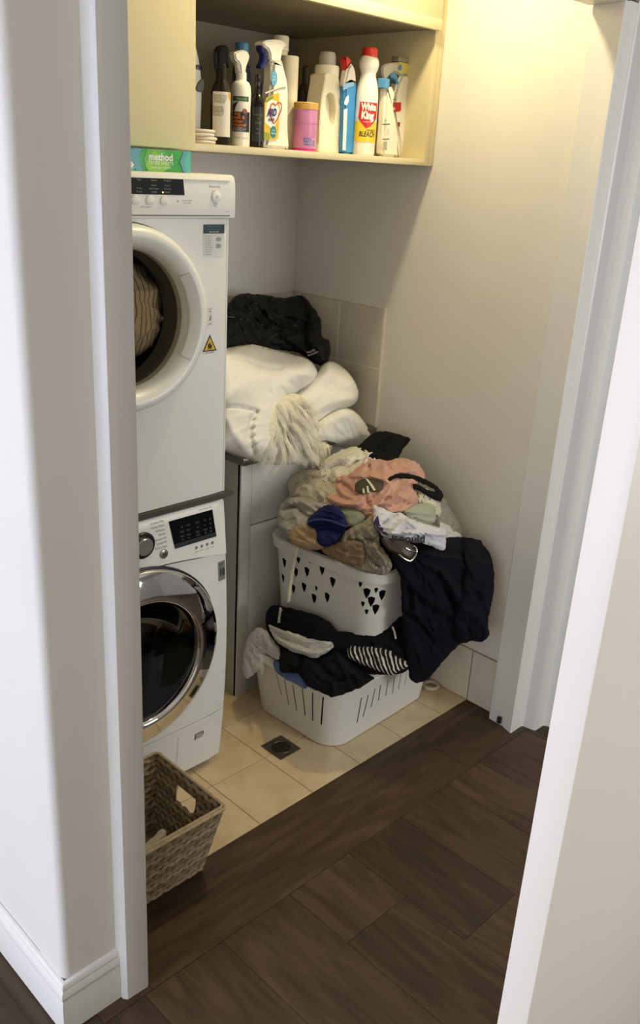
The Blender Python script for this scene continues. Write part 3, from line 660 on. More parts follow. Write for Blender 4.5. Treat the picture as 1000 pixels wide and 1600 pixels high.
DBLUE = mat('trigger_blue', '#20286f', .35)
RED = mat('cap_red', '#cf2a1f', .32)

# steam iron standing on its heel at the left end
ir = thing('clothes_iron', 'white steam iron with grey band standing upright at the left end of the shelf', 'iron', (-.86, .47, BZ))
pr = [(-.065, .0), (.006, .0), (.007, .03), (.0105, .09), (.008, .14), (-.002, .185), (-.014, .215), (-.026, .235), (-.04, .242), (-.055, .23), (-.065, .15), (-.068, .06)]
ix = -.8295
obj('body', prism(B(), [(ix+x, BZ+.012+z) for x, z in pr if True], .452, .492, bev=.006), mat('iron_white', '#cfccc4', .4), ir)
for o_ in ir.children: pass
obj('grey_band', prism(B(), smoothpoly([(ix-.012, BZ+.118), (ix+.0105, BZ+.118), (ix+.010, BZ+.146), (ix-.002, BZ+.142), (ix-.012, BZ+.128)], 2), .449, .494, bev=.002), mat('iron_grey', '#55534f', .45), ir)
obj('dial', mbox(ix-.012, ix+.004, .4485, .455, BZ+.165, BZ+.175, bev=.001), DARKP, ir)
for k in range(4):
    bm = B(); tube(bm, [(-.840+.028*math.cos(a)+.005*math.sin(k*2), .42+.018*math.sin(a), BZ+.0042+.0082*k) for a in np.linspace(0, 2*PI, 24, endpoint=False)], .004, 8, True)
    obj('power_cord_loop', bm, mat('cord_white', '#cfcabd', .5), ir)
# a: dark spray bottle with the big white label
YA = .425
t, cx, hw, h = bottle('spray_bottle', 'dark brown spray bottle with a plain white text label, black trigger', (328, 360, 71, 231, ), YA, [(.93, 0), (1, .012), (1, .50), (.96, .54), (.8, .60), (.58, .645), (.5, .67), (.5, .80), (.46, .82)], AMBER, 1)
lpatch(t, 'label', rect(-.95, 1.05, .085, .54), cx, YA, hw, 1, '#d9d3c3', h=h)
ltext(t, [('Multi surface', -.45, .505-.017*i, .0058) for i in range(0)]+[(s, -.42, .50-.0165*i, .0052) for i, s in enumerate(['MULTI PURPOSE SPRAY', 'Cleans and shines most', 'hard surfaces, benches', 'and stove tops with', 'natural orange oil'])]+[(s, -.42, .385-.0165*i, .0052) for i, s in enumerate(['DIRECTIONS', 'Spray and wipe', 'with clean cloth', 'INGREDIENTS', 'water, citrus oil,', 'surfactants'])], cx, YA, hw, 1, h, '#6b675c')
lpatch(t, 'label', [(.72, .54), (1.05, .54), (1.05, .45), (.86, .47), (.76, .50)], cx, YA, hw, 1, '#e0a02c', .0012, h=h)
trigger_head(t, [(336, 110), (333, 92), (334, 78), (341, 72), (350, 71), (356, 75), (358, 82), (354, 88), (353, 100), (352, 110)], [(352, 84), (357, 82), (359, 94), (361, 104), (357, 107), (353, 98)], YA, BLK, BLK, .011)
# c: blue capped bottle behind
YC = .56
t, cx, hw, h = bottle('cleaner_bottle', 'dark blue bottle with light blue cap behind the white spray bottle', (361, 389, 66, 224), YC, [(1, 0), (1, .72), (.9, .78), (.72, .81), (.66, .83)], mat('bottle_navy', '#262c4c', .3), .7)
obj('cap', lathe(B(), [(hw*.66, BZ+h*.82), (hw*.66, BZ+h*.99), (hw*.58, BZ+h), (0, BZ+h)], 28, c=(cx, YC, 0)), SBLUE, t, label='light blue cap')
# b: white spray bottle
YB = .43
t, cx, hw, h = bottle('spray_bottle', 'white spray bottle with green band and dark brown panel, white trigger head', (359, 390, 78, 234), YB, [(1, 0), (1.01, .02), (1, .58), (.93, .64), (.78, .675), (.55, .69), (.52, .70), (.52, .77), (.46, .775), (.4, .79)], BOTW, 1)
lpatch(t, 'label', rect(-.95, .78, .475, .525), cx, YB, hw, 1, '#34552e', h=h); ltext(t, [('natural', -.05, .50, .0098)], cx, YB, hw, 1, h, '#a9b890')
lpatch(t, 'label', rect(-1.0, 1.0, .155, .365), cx, YB, hw, 1, '#2a211d', h=h); lpatch(t, 'label', [(-1, .37), (-.95, .44), (-.3, .475), (-.6, .42), (-.75, .37)], cx, YB, hw, 1, '#453229', .0007, h=h)
ltext(t, [('dog', -.45, .345, .0112, dict(bold=.0003)), ('stain &', -.28, .305, .0112, dict(bold=.0003)), ('odour', -.4, .265, .0112, dict(bold=.0003)), ('remover', -.22, .228, .0112, dict(bold=.0003))], cx, YB, hw, 1, h, '#d07a2c')
ltext(t, [('for carpets', -.35, .20, .006), ('upholstery and', -.25, .185, .006), ('pet bedding', -.35, .17, .006)], cx, YB, hw, 1, h, '#c9c1b4', name='small_lettering')
ltext(t, [('500ml  natural', .1, .09, .0065)], cx, YB, hw, 1, h, '#a9a195', name='volume_lettering')
lpatch(t, 'seal', [(.34+.28*math.cos(a), .372+.028*math.sin(a)) for a in np.linspace(0, 2*PI, 14, endpoint=False)], cx, YB, hw, 1, '#8a4a26', .0012, h=h)
trigger_head(t, [(358, 83), (366, 80), (376, 78), (386, 82), (390, 90), (386, 99), (382, 108), (381, 115), (372, 115), (370, 104), (366, 97), (361, 94)], [(365, 93), (371, 96), (372, 110), (369, 116), (367, 104)], YB, BOTW, BOTW, .012)
# d: small dark glass bottle with gold label
YD = .41
t, cx, hw, h = bottle('glass_bottle', 'slim dark glass bottle with gold print, black pump top', (389, 411, 116, 235), YD, [(.96, 0), (1, .02), (1, .60), (.94, .66), (.6, .72), (.38, .75), (.36, .86)], AMBER, 1)
lpatch(t, 'label', rect(-.85, .95, .08, .56), cx, YD, hw, 1, '#1f2220', h=h); 
ltext(t, [('ROSEMARY', .1, .45, .006), ('&', .1, .40, .006), ('SAGE', .1, .34, .008), ('linen', .1, .26, .006), ('water', .1, .20, .006)], cx, YD, hw, 1, h, '#8d7a3f')
obj('cap', lathe(B(), [(hw*.36, BZ+h*.84), (hw*.40, BZ+h*.86), (hw*.40, BZ+h*.97), (hw*.26, BZ+h), (0, BZ+h)], 24, c=(cx, YD, 0)), BLK, t)
# f: tall white bottle behind
YF = .56
t, cx, hw, h = bottle('cleaner_bottle', 'tall white bottle with stepped white cap behind the blue trigger spray', (414, 452, 55, 229), YF, [(1, 0), (1, .70), (.92, .78), (.66, .83), (.58, .84), (.58, .87), (.66, .875), (.66, .90), (.56, .905)], BOTC, .7)
obj('cap', lathe(B(), [(hw*.56, BZ+h*.90), (hw*.57, BZ+h*.985), (hw*.5, BZ+h), (0, BZ+h)], 28, c=(cx, YF, 0)), BOTC, t)
# g: white cylinder
YG = .485
t, cx, hw, h = bottle('aerosol_can', 'plain tall white cylinder can standing right of the yellow labelled spray', (434, 461, 87, 236), YG, [(.98, 0), (1, .01), (1, .985), (.95, 1), (.0001, 1)], BOTC, 1, cat='can')
# e: white spray with yellow label and blue trigger
YE = .425
t, cx, hw, h = bottle('spray_bottle', 'white spray bottle with yellow label, heart print and dark blue trigger', (405, 448, 62, 237), YE, [(.6, 0), (.62, .015), (.62, .30)], BOTW, .5)
SLIM = [0, 1]
def smoothz(pts, n): return [(x, max(z, BZ)) for x, z in smoothpoly(pts, n)]
def ppoly(P, Y=YE): return [(SLIM[0]+(p[0]-SLIM[0])*SLIM[1], BZ if p[2] < BZ+.006 else p[2]) for p in (at_y(x, y, Y) for x, y in P)]
def setslim(cx, Y, th, hw): SLIM[0], SLIM[1] = cx, slim(cx, Y, th, hw)
_h = (at_y(448, 178, YE)[0]-at_y(405, 178, YE)[0])/2; setslim(cx, YE, .010, _h)
obj('shoulder', prism(B(), smoothz(ppoly([(405, 237), (404.5, 215), (405, 190), (405, 178), (406, 170), (411, 150), (414, 126), (415, 102), (416, 95), (434, 95), (439, 105), (444, 120), (447.5, 134), (448, 150), (448, 178), (448, 210), (447, 237)]), 4), YE-.020, YE+.020, bev=.008, seg=3), BOTW, t, smooth=60)
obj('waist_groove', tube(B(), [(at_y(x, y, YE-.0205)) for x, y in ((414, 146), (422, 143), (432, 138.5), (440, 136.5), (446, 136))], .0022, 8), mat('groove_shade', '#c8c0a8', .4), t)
eface = lambda o: (lambda x, z: (x, YE-.0222-o, z))
ewarp = arc(cx, YE, hw*1.02, .0275)
def epatch(name, P, col, o=.0005):
    bm = B(); patch(bm, ppoly(P, YE-.021), lambda x, z: (x, YE-.0222-o, z)); return obj(name, bm, mat('print_'+col.strip('#'), col, .45), t)
epatch('label', [(407, 160), (411, 152), (422, 148), (434, 145), (435, 150), (435, 200), (433, 217), (409, 219), (406, 216)], '#d9b62e')
epatch('label', [(408, 158), (416, 151), (424, 149), (424, 152), (412, 160)], '#7c8f2e', .0009)
epatch('label', [(407, 190), (411, 160), (420, 155), (430, 158), (435, 172), (430, 190), (424, 203), (414, 196)], '#ece6d4', .0010)
epatch('label', [(406, 205), (416, 208), (418, 217), (409, 219), (406, 216)], '#8f9a35', .0009)
hp = [(409, 171), (410, 164), (414, 161), (419, 164), (424, 160), (429, 162), (430, 170), (424, 183), (416, 192), (411, 184)]
bm = B(); tube(bm, [(x, YE-.0240, z) for x, z in smoothpoly(ppoly(hp), 4)], .0013, 6, True); obj('heart_print', bm, mat('print_red', '#c33226', .5), t)
def esl(p): return (SLIM[0]+(p[0]-SLIM[0])*SLIM[1], p[1], p[2])
P0 = esl(at_y(421, 176, YE-.024))
bm = B(); text_bm(bm, 'ARD', P0[0]+.001, P0[2], .0235, lambda x, z: (x, YE-.0245, z+.12*(x-P0[0])), bold=.0012, shear=.12, sx=.66); text_bm(bm, 'POWER', P0[0], P0[2]-.0165, .0085, lambda x, z: (x, YE-.0245, z+.12*(x-P0[0])), bold=.0004, sx=.7); obj('label_lettering', bm, mat('print_navy', '#27307a', .45), t)
P1 = esl(at_y(424, 206, YE-.022))
bm = B(); patch(bm, circ(P1[0], P1[2], .0105, 18, .0145), eface(.0012)); obj('seal', bm, mat('print_teal', '#23808c', .45), t)
bm = B(); text_bm(bm, 'kills', P1[0], P1[2]+.004, .006, eface(.0022)); text_bm(bm, '99.9%', P1[0], P1[2]-.004, .0065, eface(.0022)); obj('seal_lettering', bm, WINK, t)
P1 = esl(at_y(425.5, 122, YE-.020))
bm = B(); patch(bm, circ(P1[0], P1[2], .0105, 18, .0175), lambda x, z: (x, YE-.0212, z)); obj('round_sticker', bm, mat('print_sky', '#5aa0c6', .45), t)
bm = B(); text_bm(bm, 'easy', P1[0], P1[2]+.004, .0055, lambda x, z: (x, YE-.0218, z)); text_bm(bm, 'clean', P1[0], P1[2]-.003, .0055, lambda x, z: (x, YE-.0218, z)); obj('sticker_lettering', bm, WINK, t)
trigger_head(t, [(399, 70), (398, 66), (404, 63), (420, 62), (436, 64), (445, 68), (446, 72), (441, 77), (437, 84), (435, 96), (415, 96), (413, 86), (409, 77), (403, 74)], [(398, 70), (403, 74), (407, 82), (411, 88), (409, 98), (402, 106), (397, 104), (403, 95), (404, 85), (398, 78)], YE, BOTW, DBLUE, .018)
# hidden little bottle between
t, cx, hw, h = bottle('cleaner_bottle', 'small dark bottle in the shade behind the slim glass bottle', (398, 416, 128, 232), .52, [(1, 0), (1, .7), (.7, .8), (.5, .84), (.5, .98), (.0001, 1)], mat('bottle_dark', '#2a2730', .4), .8)
# h: pink tub with gold lid
YH = .425
t, cx, hw, h = bottle('stain_remover_tub', 'pink powder tub with gold lid and barcode', (456.5, 493, 160, 239), YH, [(.985, 0), (1, .01), (1, .86), (.97, .865)], mat('tub_pink', '#d184b4', .4), 1, cat='tub')
obj('lid', lathe(B(), [(hw*1.0, BZ+h*.85), (hw*1.04, BZ+h*.86), (hw*1.04, BZ+h*.985), (hw*.99, BZ+h), (0, BZ+h)], 36, c=(cx, YH, 0)), mat('lid_gold', '#c79b46', .4), t, label='gold lid')
lpatch(t, 'label', rect(-1.4, 1.4, .0, .055), cx, YH, hw, 1, '#c72a86', h=h)
lpatch(t, 'label', rect(-.25, .40, .12, .27), cx, YH, hw, 1, '#6a5a9c', h=h); ltext(t, [('SALE', .08, .225, .0075), ('SAVER', .08, .165, .0075)], cx, YH, hw, 1, h, '#cdb7d6')
lpatch(t, 'barcode', rect(.52, .9, .075, .26), cx, YH, hw, 1, '#d9cfe0', h=h)
for i in range(6): lpatch(t, 'barcode_bar', rect(.56+.055*i, .58+.055*i+.012*(i % 2), .085, .25), cx, YH, hw, 1, '#75688f', .001, h=h)
lpatch(t, 'label', rect(-1.3, 1.3, .565, .575), cx, YH, hw, 1, '#b56a9c', .0007, h=h)
# i: big white jug with handle and translucent cap
YI = .49
cx, hw, h = span(478, 527.5, 79, 240, YI, 1, 1); setslim(cx, YI, .026, hw)
t = thing('detergent_jug', 'big white detergent jug with see-through handle and cloudy cap', 'bottle', (cx, YI, BZ), 'cleaning bottles on the open shelf')
out = ppoly([(477, 240), (476, 222), (476, 200), (477, 175), (479, 155), (483, 138), (487, 122), (489, 114), (520, 114), (523, 122), (527, 140), (529, 160), (529, 180), (528, 215), (527, 240)], YI)
hole = smoothz(ppoly([(492, 150), (501, 145), (511, 150), (516, 162), (518, 180), (514, 196), (506, 192), (497, 178), (491, 163)], YI), 3)
def plate_with_hole(outer, hole, y0, y1, bev):
    b = bmesh.new(); n = len(outer); k = len(hole)
    vo, ed, fa, _, _, _ = delaunay_2d_cdt([Vector(p) for p in outer+hole], [(i, (i+1) % n) for i in range(n)]+[(n+i, n+(i+1) % k) for i in range(k)], [], 1, 1e-7)
    vs = [b.verts.new((v.x, y0, v.y)) for v in vo]; hp_ = np.array(hole)
    for f in fa:
        c = np.mean([[vo[i].x, vo[i].y] for i in f], axis=0)[None]
        if not inside(c, hp_)[0]: b.faces.new([vs[i] for i in f])
    g = list(b.faces); bmesh.ops.dissolve_limit(b, angle_limit=.001, verts=b.verts, edges=b.edges)
    r_ = bmesh.ops.extrude_face_region(b, geom=list(b.faces)); bmesh.ops.translate(b, verts=[v for v in r_['geom'] if isinstance(v, bmesh.types.BMVert)], vec=(0, y1-y0, 0))
    bmesh.ops.recalc_face_normals(b, faces=b.faces)
    es = [e for e in b.edges if len(e.link_faces) == 2 and e.calc_face_angle(0) > .9 and abs(e.verts[0].co.y-e.verts[1].co.y) < 1e-6]
    bmesh.ops.bevel(b, geom=es, offset=bev, segments=3, affect='EDGES', clamp_overlap=True)
    return b
obj('body', plate_with_hole(smoothz(out, 3), hole, YI-.030, YI+.030, .013), BOTC, t, smooth=60)
obj('handle_recess', prism(B(), hole, YI-.006, YI+.012), BOTC, t, smooth=50)
obj('collar', lathe(B(), [(hw*.72, BZ+h*.765), (hw*.74, BZ+h*.78), (hw*.74, BZ+h*.85), (hw*.70, BZ+h*.865), (hw*.5, BZ+h*.87)], 32, c=(cx+.0025, YI, 0), sx=.72, sy=.72), BOTC, t)
obj('cap', lathe(B(), [(hw*.52, BZ+h*.86), (hw*.51, BZ+h*.955), (hw*.44, BZ+h*.99), (hw*.3, BZ+h), (0, BZ+h)], 32, c=(cx+.0025, YI, 0), sx=.72, sy=.72), mat('cap_cloudy', '#c9c4b4', .3, trans=.35), t, label='cloudy dosing cap')
# j: blue toilet cleaner with bent red-capped neck
YJ = .455
cx, hw, h = span(527, 553.5, 90, 241, YJ, 1, 1); setslim(cx, YJ, .012, hw)
t = thing('toilet_cleaner', 'blue toilet cleaner bottle with white bent neck and red nozzle cap', 'bottle', (cx, YJ, BZ), 'cleaning bottles on the open shelf')
cbj = mat('bottle_blue', '#3f8fce', .25)
obj('body', prism(B(), smoothz(ppoly([(527, 241), (526, 200), (526, 142), (530, 128), (554, 128), (555, 150), (553, 200), (551, 241)], YJ), 2), YJ-.015, YJ+.015, bev=.006, seg=3), cbj, t, smooth=60)
obj('neck', prism(B(), smoothz(ppoly([(526, 131), (529, 118), (533, 106), (540, 99), (547, 102), (552, 110), (554.5, 120), (555, 130), (552, 132), (540, 128), (530, 132)], YJ), 3), YJ-.014, YJ+.014, bev=.006, seg=3), BOTW, t, smooth=60)
obj('nozzle_cap', prism(B(), smoothz(ppoly([(526, 92), (528, 88), (534, 88), (541, 92), (545, 97), (538, 102), (533, 109), (529, 104)], YJ), 3), YJ-.012, YJ+.012, bev=.005, seg=2), RED, t, label='red nozzle cap', smooth=60)
jf = lambda o: (lambda x, z: (x, YJ-.0151-o, z))
def jpatch(P, col, o=.0006, name='label'):
    bm = B(); patch(bm, ppoly(P, YJ-.0145), jf(o)); return obj(name, bm, mat('print_'+col.strip('#'), col, .45), t)
jpatch([(529, 170), (538, 169), (536, 235), (528, 234)], '#d7dbe0')
jpatch([(530, 158), (534, 151), (540, 148), (541, 158), (536, 164), (530, 162)], '#e7ece8')
jpatch([(526.5, 129), (553, 128), (553, 134), (540, 136), (527, 140)], '#8fb9d8', .0003)
bm = B(); p = at_y(533, 174, YJ-.0145)
for i in range(11): text_bm(bm, random.choice(['removes stains', 'kills germs', 'directions', 'squirt under rim', 'leave 10 min', 'brush, flush']), p[0]-.0005, p[2]-.0085*i, .0042, jf(.0012), 'CENTER', sx=.8)
p2 = at_y(535, 156, YJ-.0145); text_bm(bm, 'blue', p2[0], p2[2]+.003, .006, jf(.0012)); text_bm(bm, 'gel', p2[0], p2[2]-.004, .006, jf(.0012)); obj('label_lettering', bm, mat('print_blueink', '#49608a', .45), t)
# k: bleach
YK = .43
t, cx, hw, h = bottle('bleach_bottle', 'white bleach bottle with red cap and red and yellow label', (549.5, 584.5, 73, 243.5), YK, [(.93, 0), (1, .02), (1.0, .34), (1, .56), (.94, .63), (.78, .70), (.66, .745), (.66, .775), (.80, .81), (.88, .85), (.84, .89), (.68, .92), (.56, .93)], BOTW, .82)
obj('cap', lathe(B(), [(hw*.60, BZ+h*.915), (hw*.62, BZ+h*.93), (hw*.60, BZ+h*.99), (hw*.55, BZ+h), (0, BZ+h)], 32, c=(cx, YK, 0)), RED, t, label='red screw cap')
dpt = .82
lpatch(t, 'label', rect(-1.25, 1.25, .155, .545), cx, YK, hw, dpt, '#dfe0dd', h=h)
lpatch(t, 'label', rect(-1.25, 1.25, .125, .32), cx, YK, hw, dpt, '#e3c22c', .001, h=h)
lpatch(t, 'label', [(-.72, .50), (1.05, .50), (1.05, .36), (.35, .275), (-.05, .255), (-.55, .31), (-.82, .35)], cx, YK, hw, dpt, '#c0281f', .0014, h=h)
ltext(t, [('White', .14, .455, .0245, dict(bold=.0012, sx=.8)), ('King', .04, .375, .0265, dict(bold=.0014, sx=.85))], cx, YK, hw, dpt, h, '#f0ece2', .0019)
ltext(t, [('stronger clean', .05, .318, .005)], cx, YK, hw, dpt, h, '#f0d9d2', .0019, 'small_lettering')
ltext(t, [('BLEACH', .12, .20, .0185, dict(bold=.0004, shear=.15, sx=.82)), ('PREMIUM', .45, .238, .0075)], cx, YK, hw, dpt, h, '#2b2a26', .0016, 'bleach_lettering')
# l: small white bottle with blue cap
YL = .405
cx, hw, h = span(587, 622, 115, 245, YL, 1, 1); setslim(cx, YL, .014, hw)
t = thing('cleaner_bottle', 'small curvy white bottle with blue cap and barcode, right of the bleach', 'bottle', (cx, YL, BZ), 'cleaning bottles on the open shelf')
obj('body', prism(B(), smoothz(ppoly([(587.5, 245), (588.5, 200), (590, 160), (591, 140), (593, 136), (607, 136), (612, 142), (613, 150), (611, 160), (613, 175), (618, 190), (622, 210), (623, 232), (621, 245)], YL), 3), YL-.014, YL+.018, bev=.008, seg=3), BOTC, t, smooth=60)
pcap = at_y(600, 123, YL); pb_ = at_y(600, 138, YL); rc = (at_y(609, 130, YL)[0]-at_y(591, 130, YL)[0])/2*.72
obj('cap', lathe(B(), [(rc, pb_[2]), (rc, pcap[2]-.002), (rc*.9, pcap[2]), (0, pcap[2])], 28, c=(pcap[0], YL+.001, 0)), SBLUE, t, label='blue cap')
lf = lambda o: (lambda x, z: (x, YL-.0141-o, z))
def lpp(P, col, o, name='label'):
    bm = B(); patch(bm, ppoly(P, YL-.0135), lf(o)); return obj(name, bm, mat('print_'+col.strip('#'), col, .45), t)
for y in (193.5, 217): lpp([(589, y-.7), (606, y-.7), (606, y+.7), (589, y+.7)], '#3b3540', .0006)
lpp([(591.5, 220), (601, 220), (601, 235), (591.5, 235)], '#d3c9b2', .0006, 'barcode')
for i in range(5): lpp([(592.5, 221.5+2.6*i), (600, 221.5+2.6*i), (600, 222.6+2.6*i), (592.5, 222.6+2.6*i)], '#7d7468', .0011, 'barcode_bar')
lpp(circ(595.5, 188, 2.2, 10, 3), '#7fae7c', .0006, 'leaf_mark'); lpp(circ(602, 205, 3, 10, 5), '#cfc9bb', .0006, 'faint_seal')
# m: white spray with blue trigger
YM = .475
cx, hw, h = span(612, 644, 90, 247, YM, 1, 1); setslim(cx, YM, .0, hw)
t = thing('spray_bottle', 'white spray bottle with red label and light blue trigger, right end of shelf', 'bottle', (cx, YM, BZ), 'cleaning bottles on the open shelf')
obj('body', prism(B(), smoothz(ppoly([(622, 246), (617, 215), (611, 185), (610, 160), (613, 140), (619, 124), (624, 116), (633, 116), (638, 124), (643, 136), (645.5, 150), (645, 175), (643, 205), (640, 246)], YM), 3), YM-.016, YM+.018, bev=.008, seg=3), BOTW, t, smooth=60)
mf = lambda o: (lambda x, z: (x, YM-.0162-o, z))
def mpp(P, col, o, name='label'):
    bm = B(); patch(bm, ppoly(P, YM-.0155), mf(o)); return obj(name, bm, mat('print_'+col.strip('#'), col, .45), t)
mpp([(611, 160), (626.5, 160), (626, 173), (622, 174.5), (612, 174)], '#b3221c', .0006)
p = at_y(616, 169, YM-.022); bm = B(); text_bm(bm, 'sun', p[0], p[2], .0125, mf(.0012), bold=.0004, shear=.2); obj('label_lettering', bm, WINK, t)
mpp([(620.5, 191), (625, 191), (624, 198), (622, 198)], '#8a2a20', .0006); mpp([(613, 155), (620, 154.5), (620, 155.3), (613, 156)], '#55524c', .0006)
trigger_head(t, [(586, 108), (588, 102), (597, 99), (612, 98), (622, 98), (633, 97), (634, 108), (633, 117), (624, 119), (614, 114), (606, 113), (596, 122), (588, 121)], [(606, 113), (616, 112), (620, 124), (626, 133), (629, 136), (620, 134), (614, 124), (606, 121)], YM, mat('spray_head_grey', '#bcb8ac', .35), mat('trigger_light_blue', '#5a97c8', .35), .016)
pt_ = at_y(624, 89, YM); pb_ = at_y(624, 116, YM)
obj('neck_cap', mbox(at_y(616, 100, YM)[0], at_y(633.5, 100, YM)[0], YM-.018, YM+.018, pb_[2], at_y(624, 98, YM)[2], bev=.004), mat('neck_yellow', '#cfc46c', .4), t, label='yellow neck tag')
obj('nozzle_cap', mbox(at_y(616.5, 95, YM)[0], at_y(633, 95, YM)[0], YM-.015, YM+.015, at_y(624, 98, YM)[2], pt_[2], bev=.004), mat('cap_clear', '#b9b29a', .2, trans=.5), t)
bm = B(); pz = at_y(625, 105.5, YM-.018); patch(bm, circ(pz[0], pz[2], .0072, 12, .0085), lambda x, z: (x, YM-.0188, z)); obj('blue_print', bm, mat('print_sky2', '#4f8cbc', .45), t)
# shaded bottles at the back
t, cx, hw, h = bottle('cleaner_bottle', 'dim brown bottle in the shade at the back, left of the big jug', (460, 486, 100, 226), .60, [(1, 0), (1, .66), (.8, .74), (.42, .8), (.42, .97), (.0001, 1)], mat('bottle_brown', '#3d342a', .35), .8)

# ================================================================== CLOTH MAKER
rng = np.random.RandomState(5)
PERM = rng.permutation(512); GRAD = rng.randn(512, 2); GRAD /= np.linalg.norm(GRAD, axis=1)[:, None]
def pnoise(x, y, seed=0):
    xi = np.floor(x).astype(int); yi = np.floor(y).astype(int); xf = x-xi; yf = y-yi
    u = xf**3*(xf*(xf*6-15)+10); v = yf**3*(yf*(yf*6-15)+10)
    def g(a, b, dx, dy):
        k = PERM[(PERM[(a+seed*17) % 512]+b) % 512]; G_ = GRAD[k]; return G_[..., 0]*dx+G_[..., 1]*dy
    n00 = g(xi, yi, xf, yf); n10 = g(xi+1, yi, xf-1, yf); n01 = g(xi, yi+1, xf, yf-1); n11 = g(xi+1, yi+1, xf-1, yf-1)
    return (n00*(1-u)+n10*u)*(1-v)+(n01*(1-u)+n11*u)*v
def ridged(x, y, seed, octs=3):
    s = 0; a = 1.0; tot = 0
    wx = pnoise(x*.5+9, y*.5, seed+3)*1.2; wy_ = pnoise(x*.5, y*.5+7, seed+5)*1.2
    for o in range(octs):
        f = 2**o; n = pnoise((x+wx)*f, (y+wy_)*f, seed+o); s = s+a*(1-np.minimum(1, np.abs(n)*2.6))**1.5; tot += a; a *= .5
    return s/tot
def rbf(anchors):
    A = np.array(anchors, float); P = A[:, :2]/100; n = len(P)
    def K(d): return np.where(d > 1e-9, d*d*np.log(np.maximum(d, 1e-9)), 0)
    M = np.zeros((n+3, n+3)); M[:n, :n] = K(np.linalg.norm(P[:, None]-P[None], axis=2))+np.eye(n)*.02
    M[:n, n] = 1; M[:n, n+1:] = P; M[n, :n] = 1; M[n+1:, :n] = P.T
    wv = np.linalg.solve(M, np.concatenate([A[:, 2], [0, 0, 0]]))
    def f(Q):
        Q = np.asarray(Q, float)/100; d = np.linalg.norm(Q[:, None]-P[None], axis=2)
        return K(d)@wv[:n]+wv[n]+Q@wv[n+1:]
    return f
def dist_y(px, py, Y): return float(np.linalg.norm(at_y(px, py, Y)-CAM))
def dist_x(px, py, X): return float(np.linalg.norm(at_x(px, py, X)-CAM))
def dist_z(px, py, Z): return float(np.linalg.norm(at_z(px, py, Z)-CAM))
def world(Q, dist):
    Q = np.asarray(Q, float); d = FWD[None]+(Q[:, :1]-500)/FPX*RGT[None]-(Q[:, 1:]-800)/FPX*UPV[None]
    d /= np.linalg.norm(d, axis=1)[:, None]; return CAM[None]+d*np.asarray(dist)[:, None]
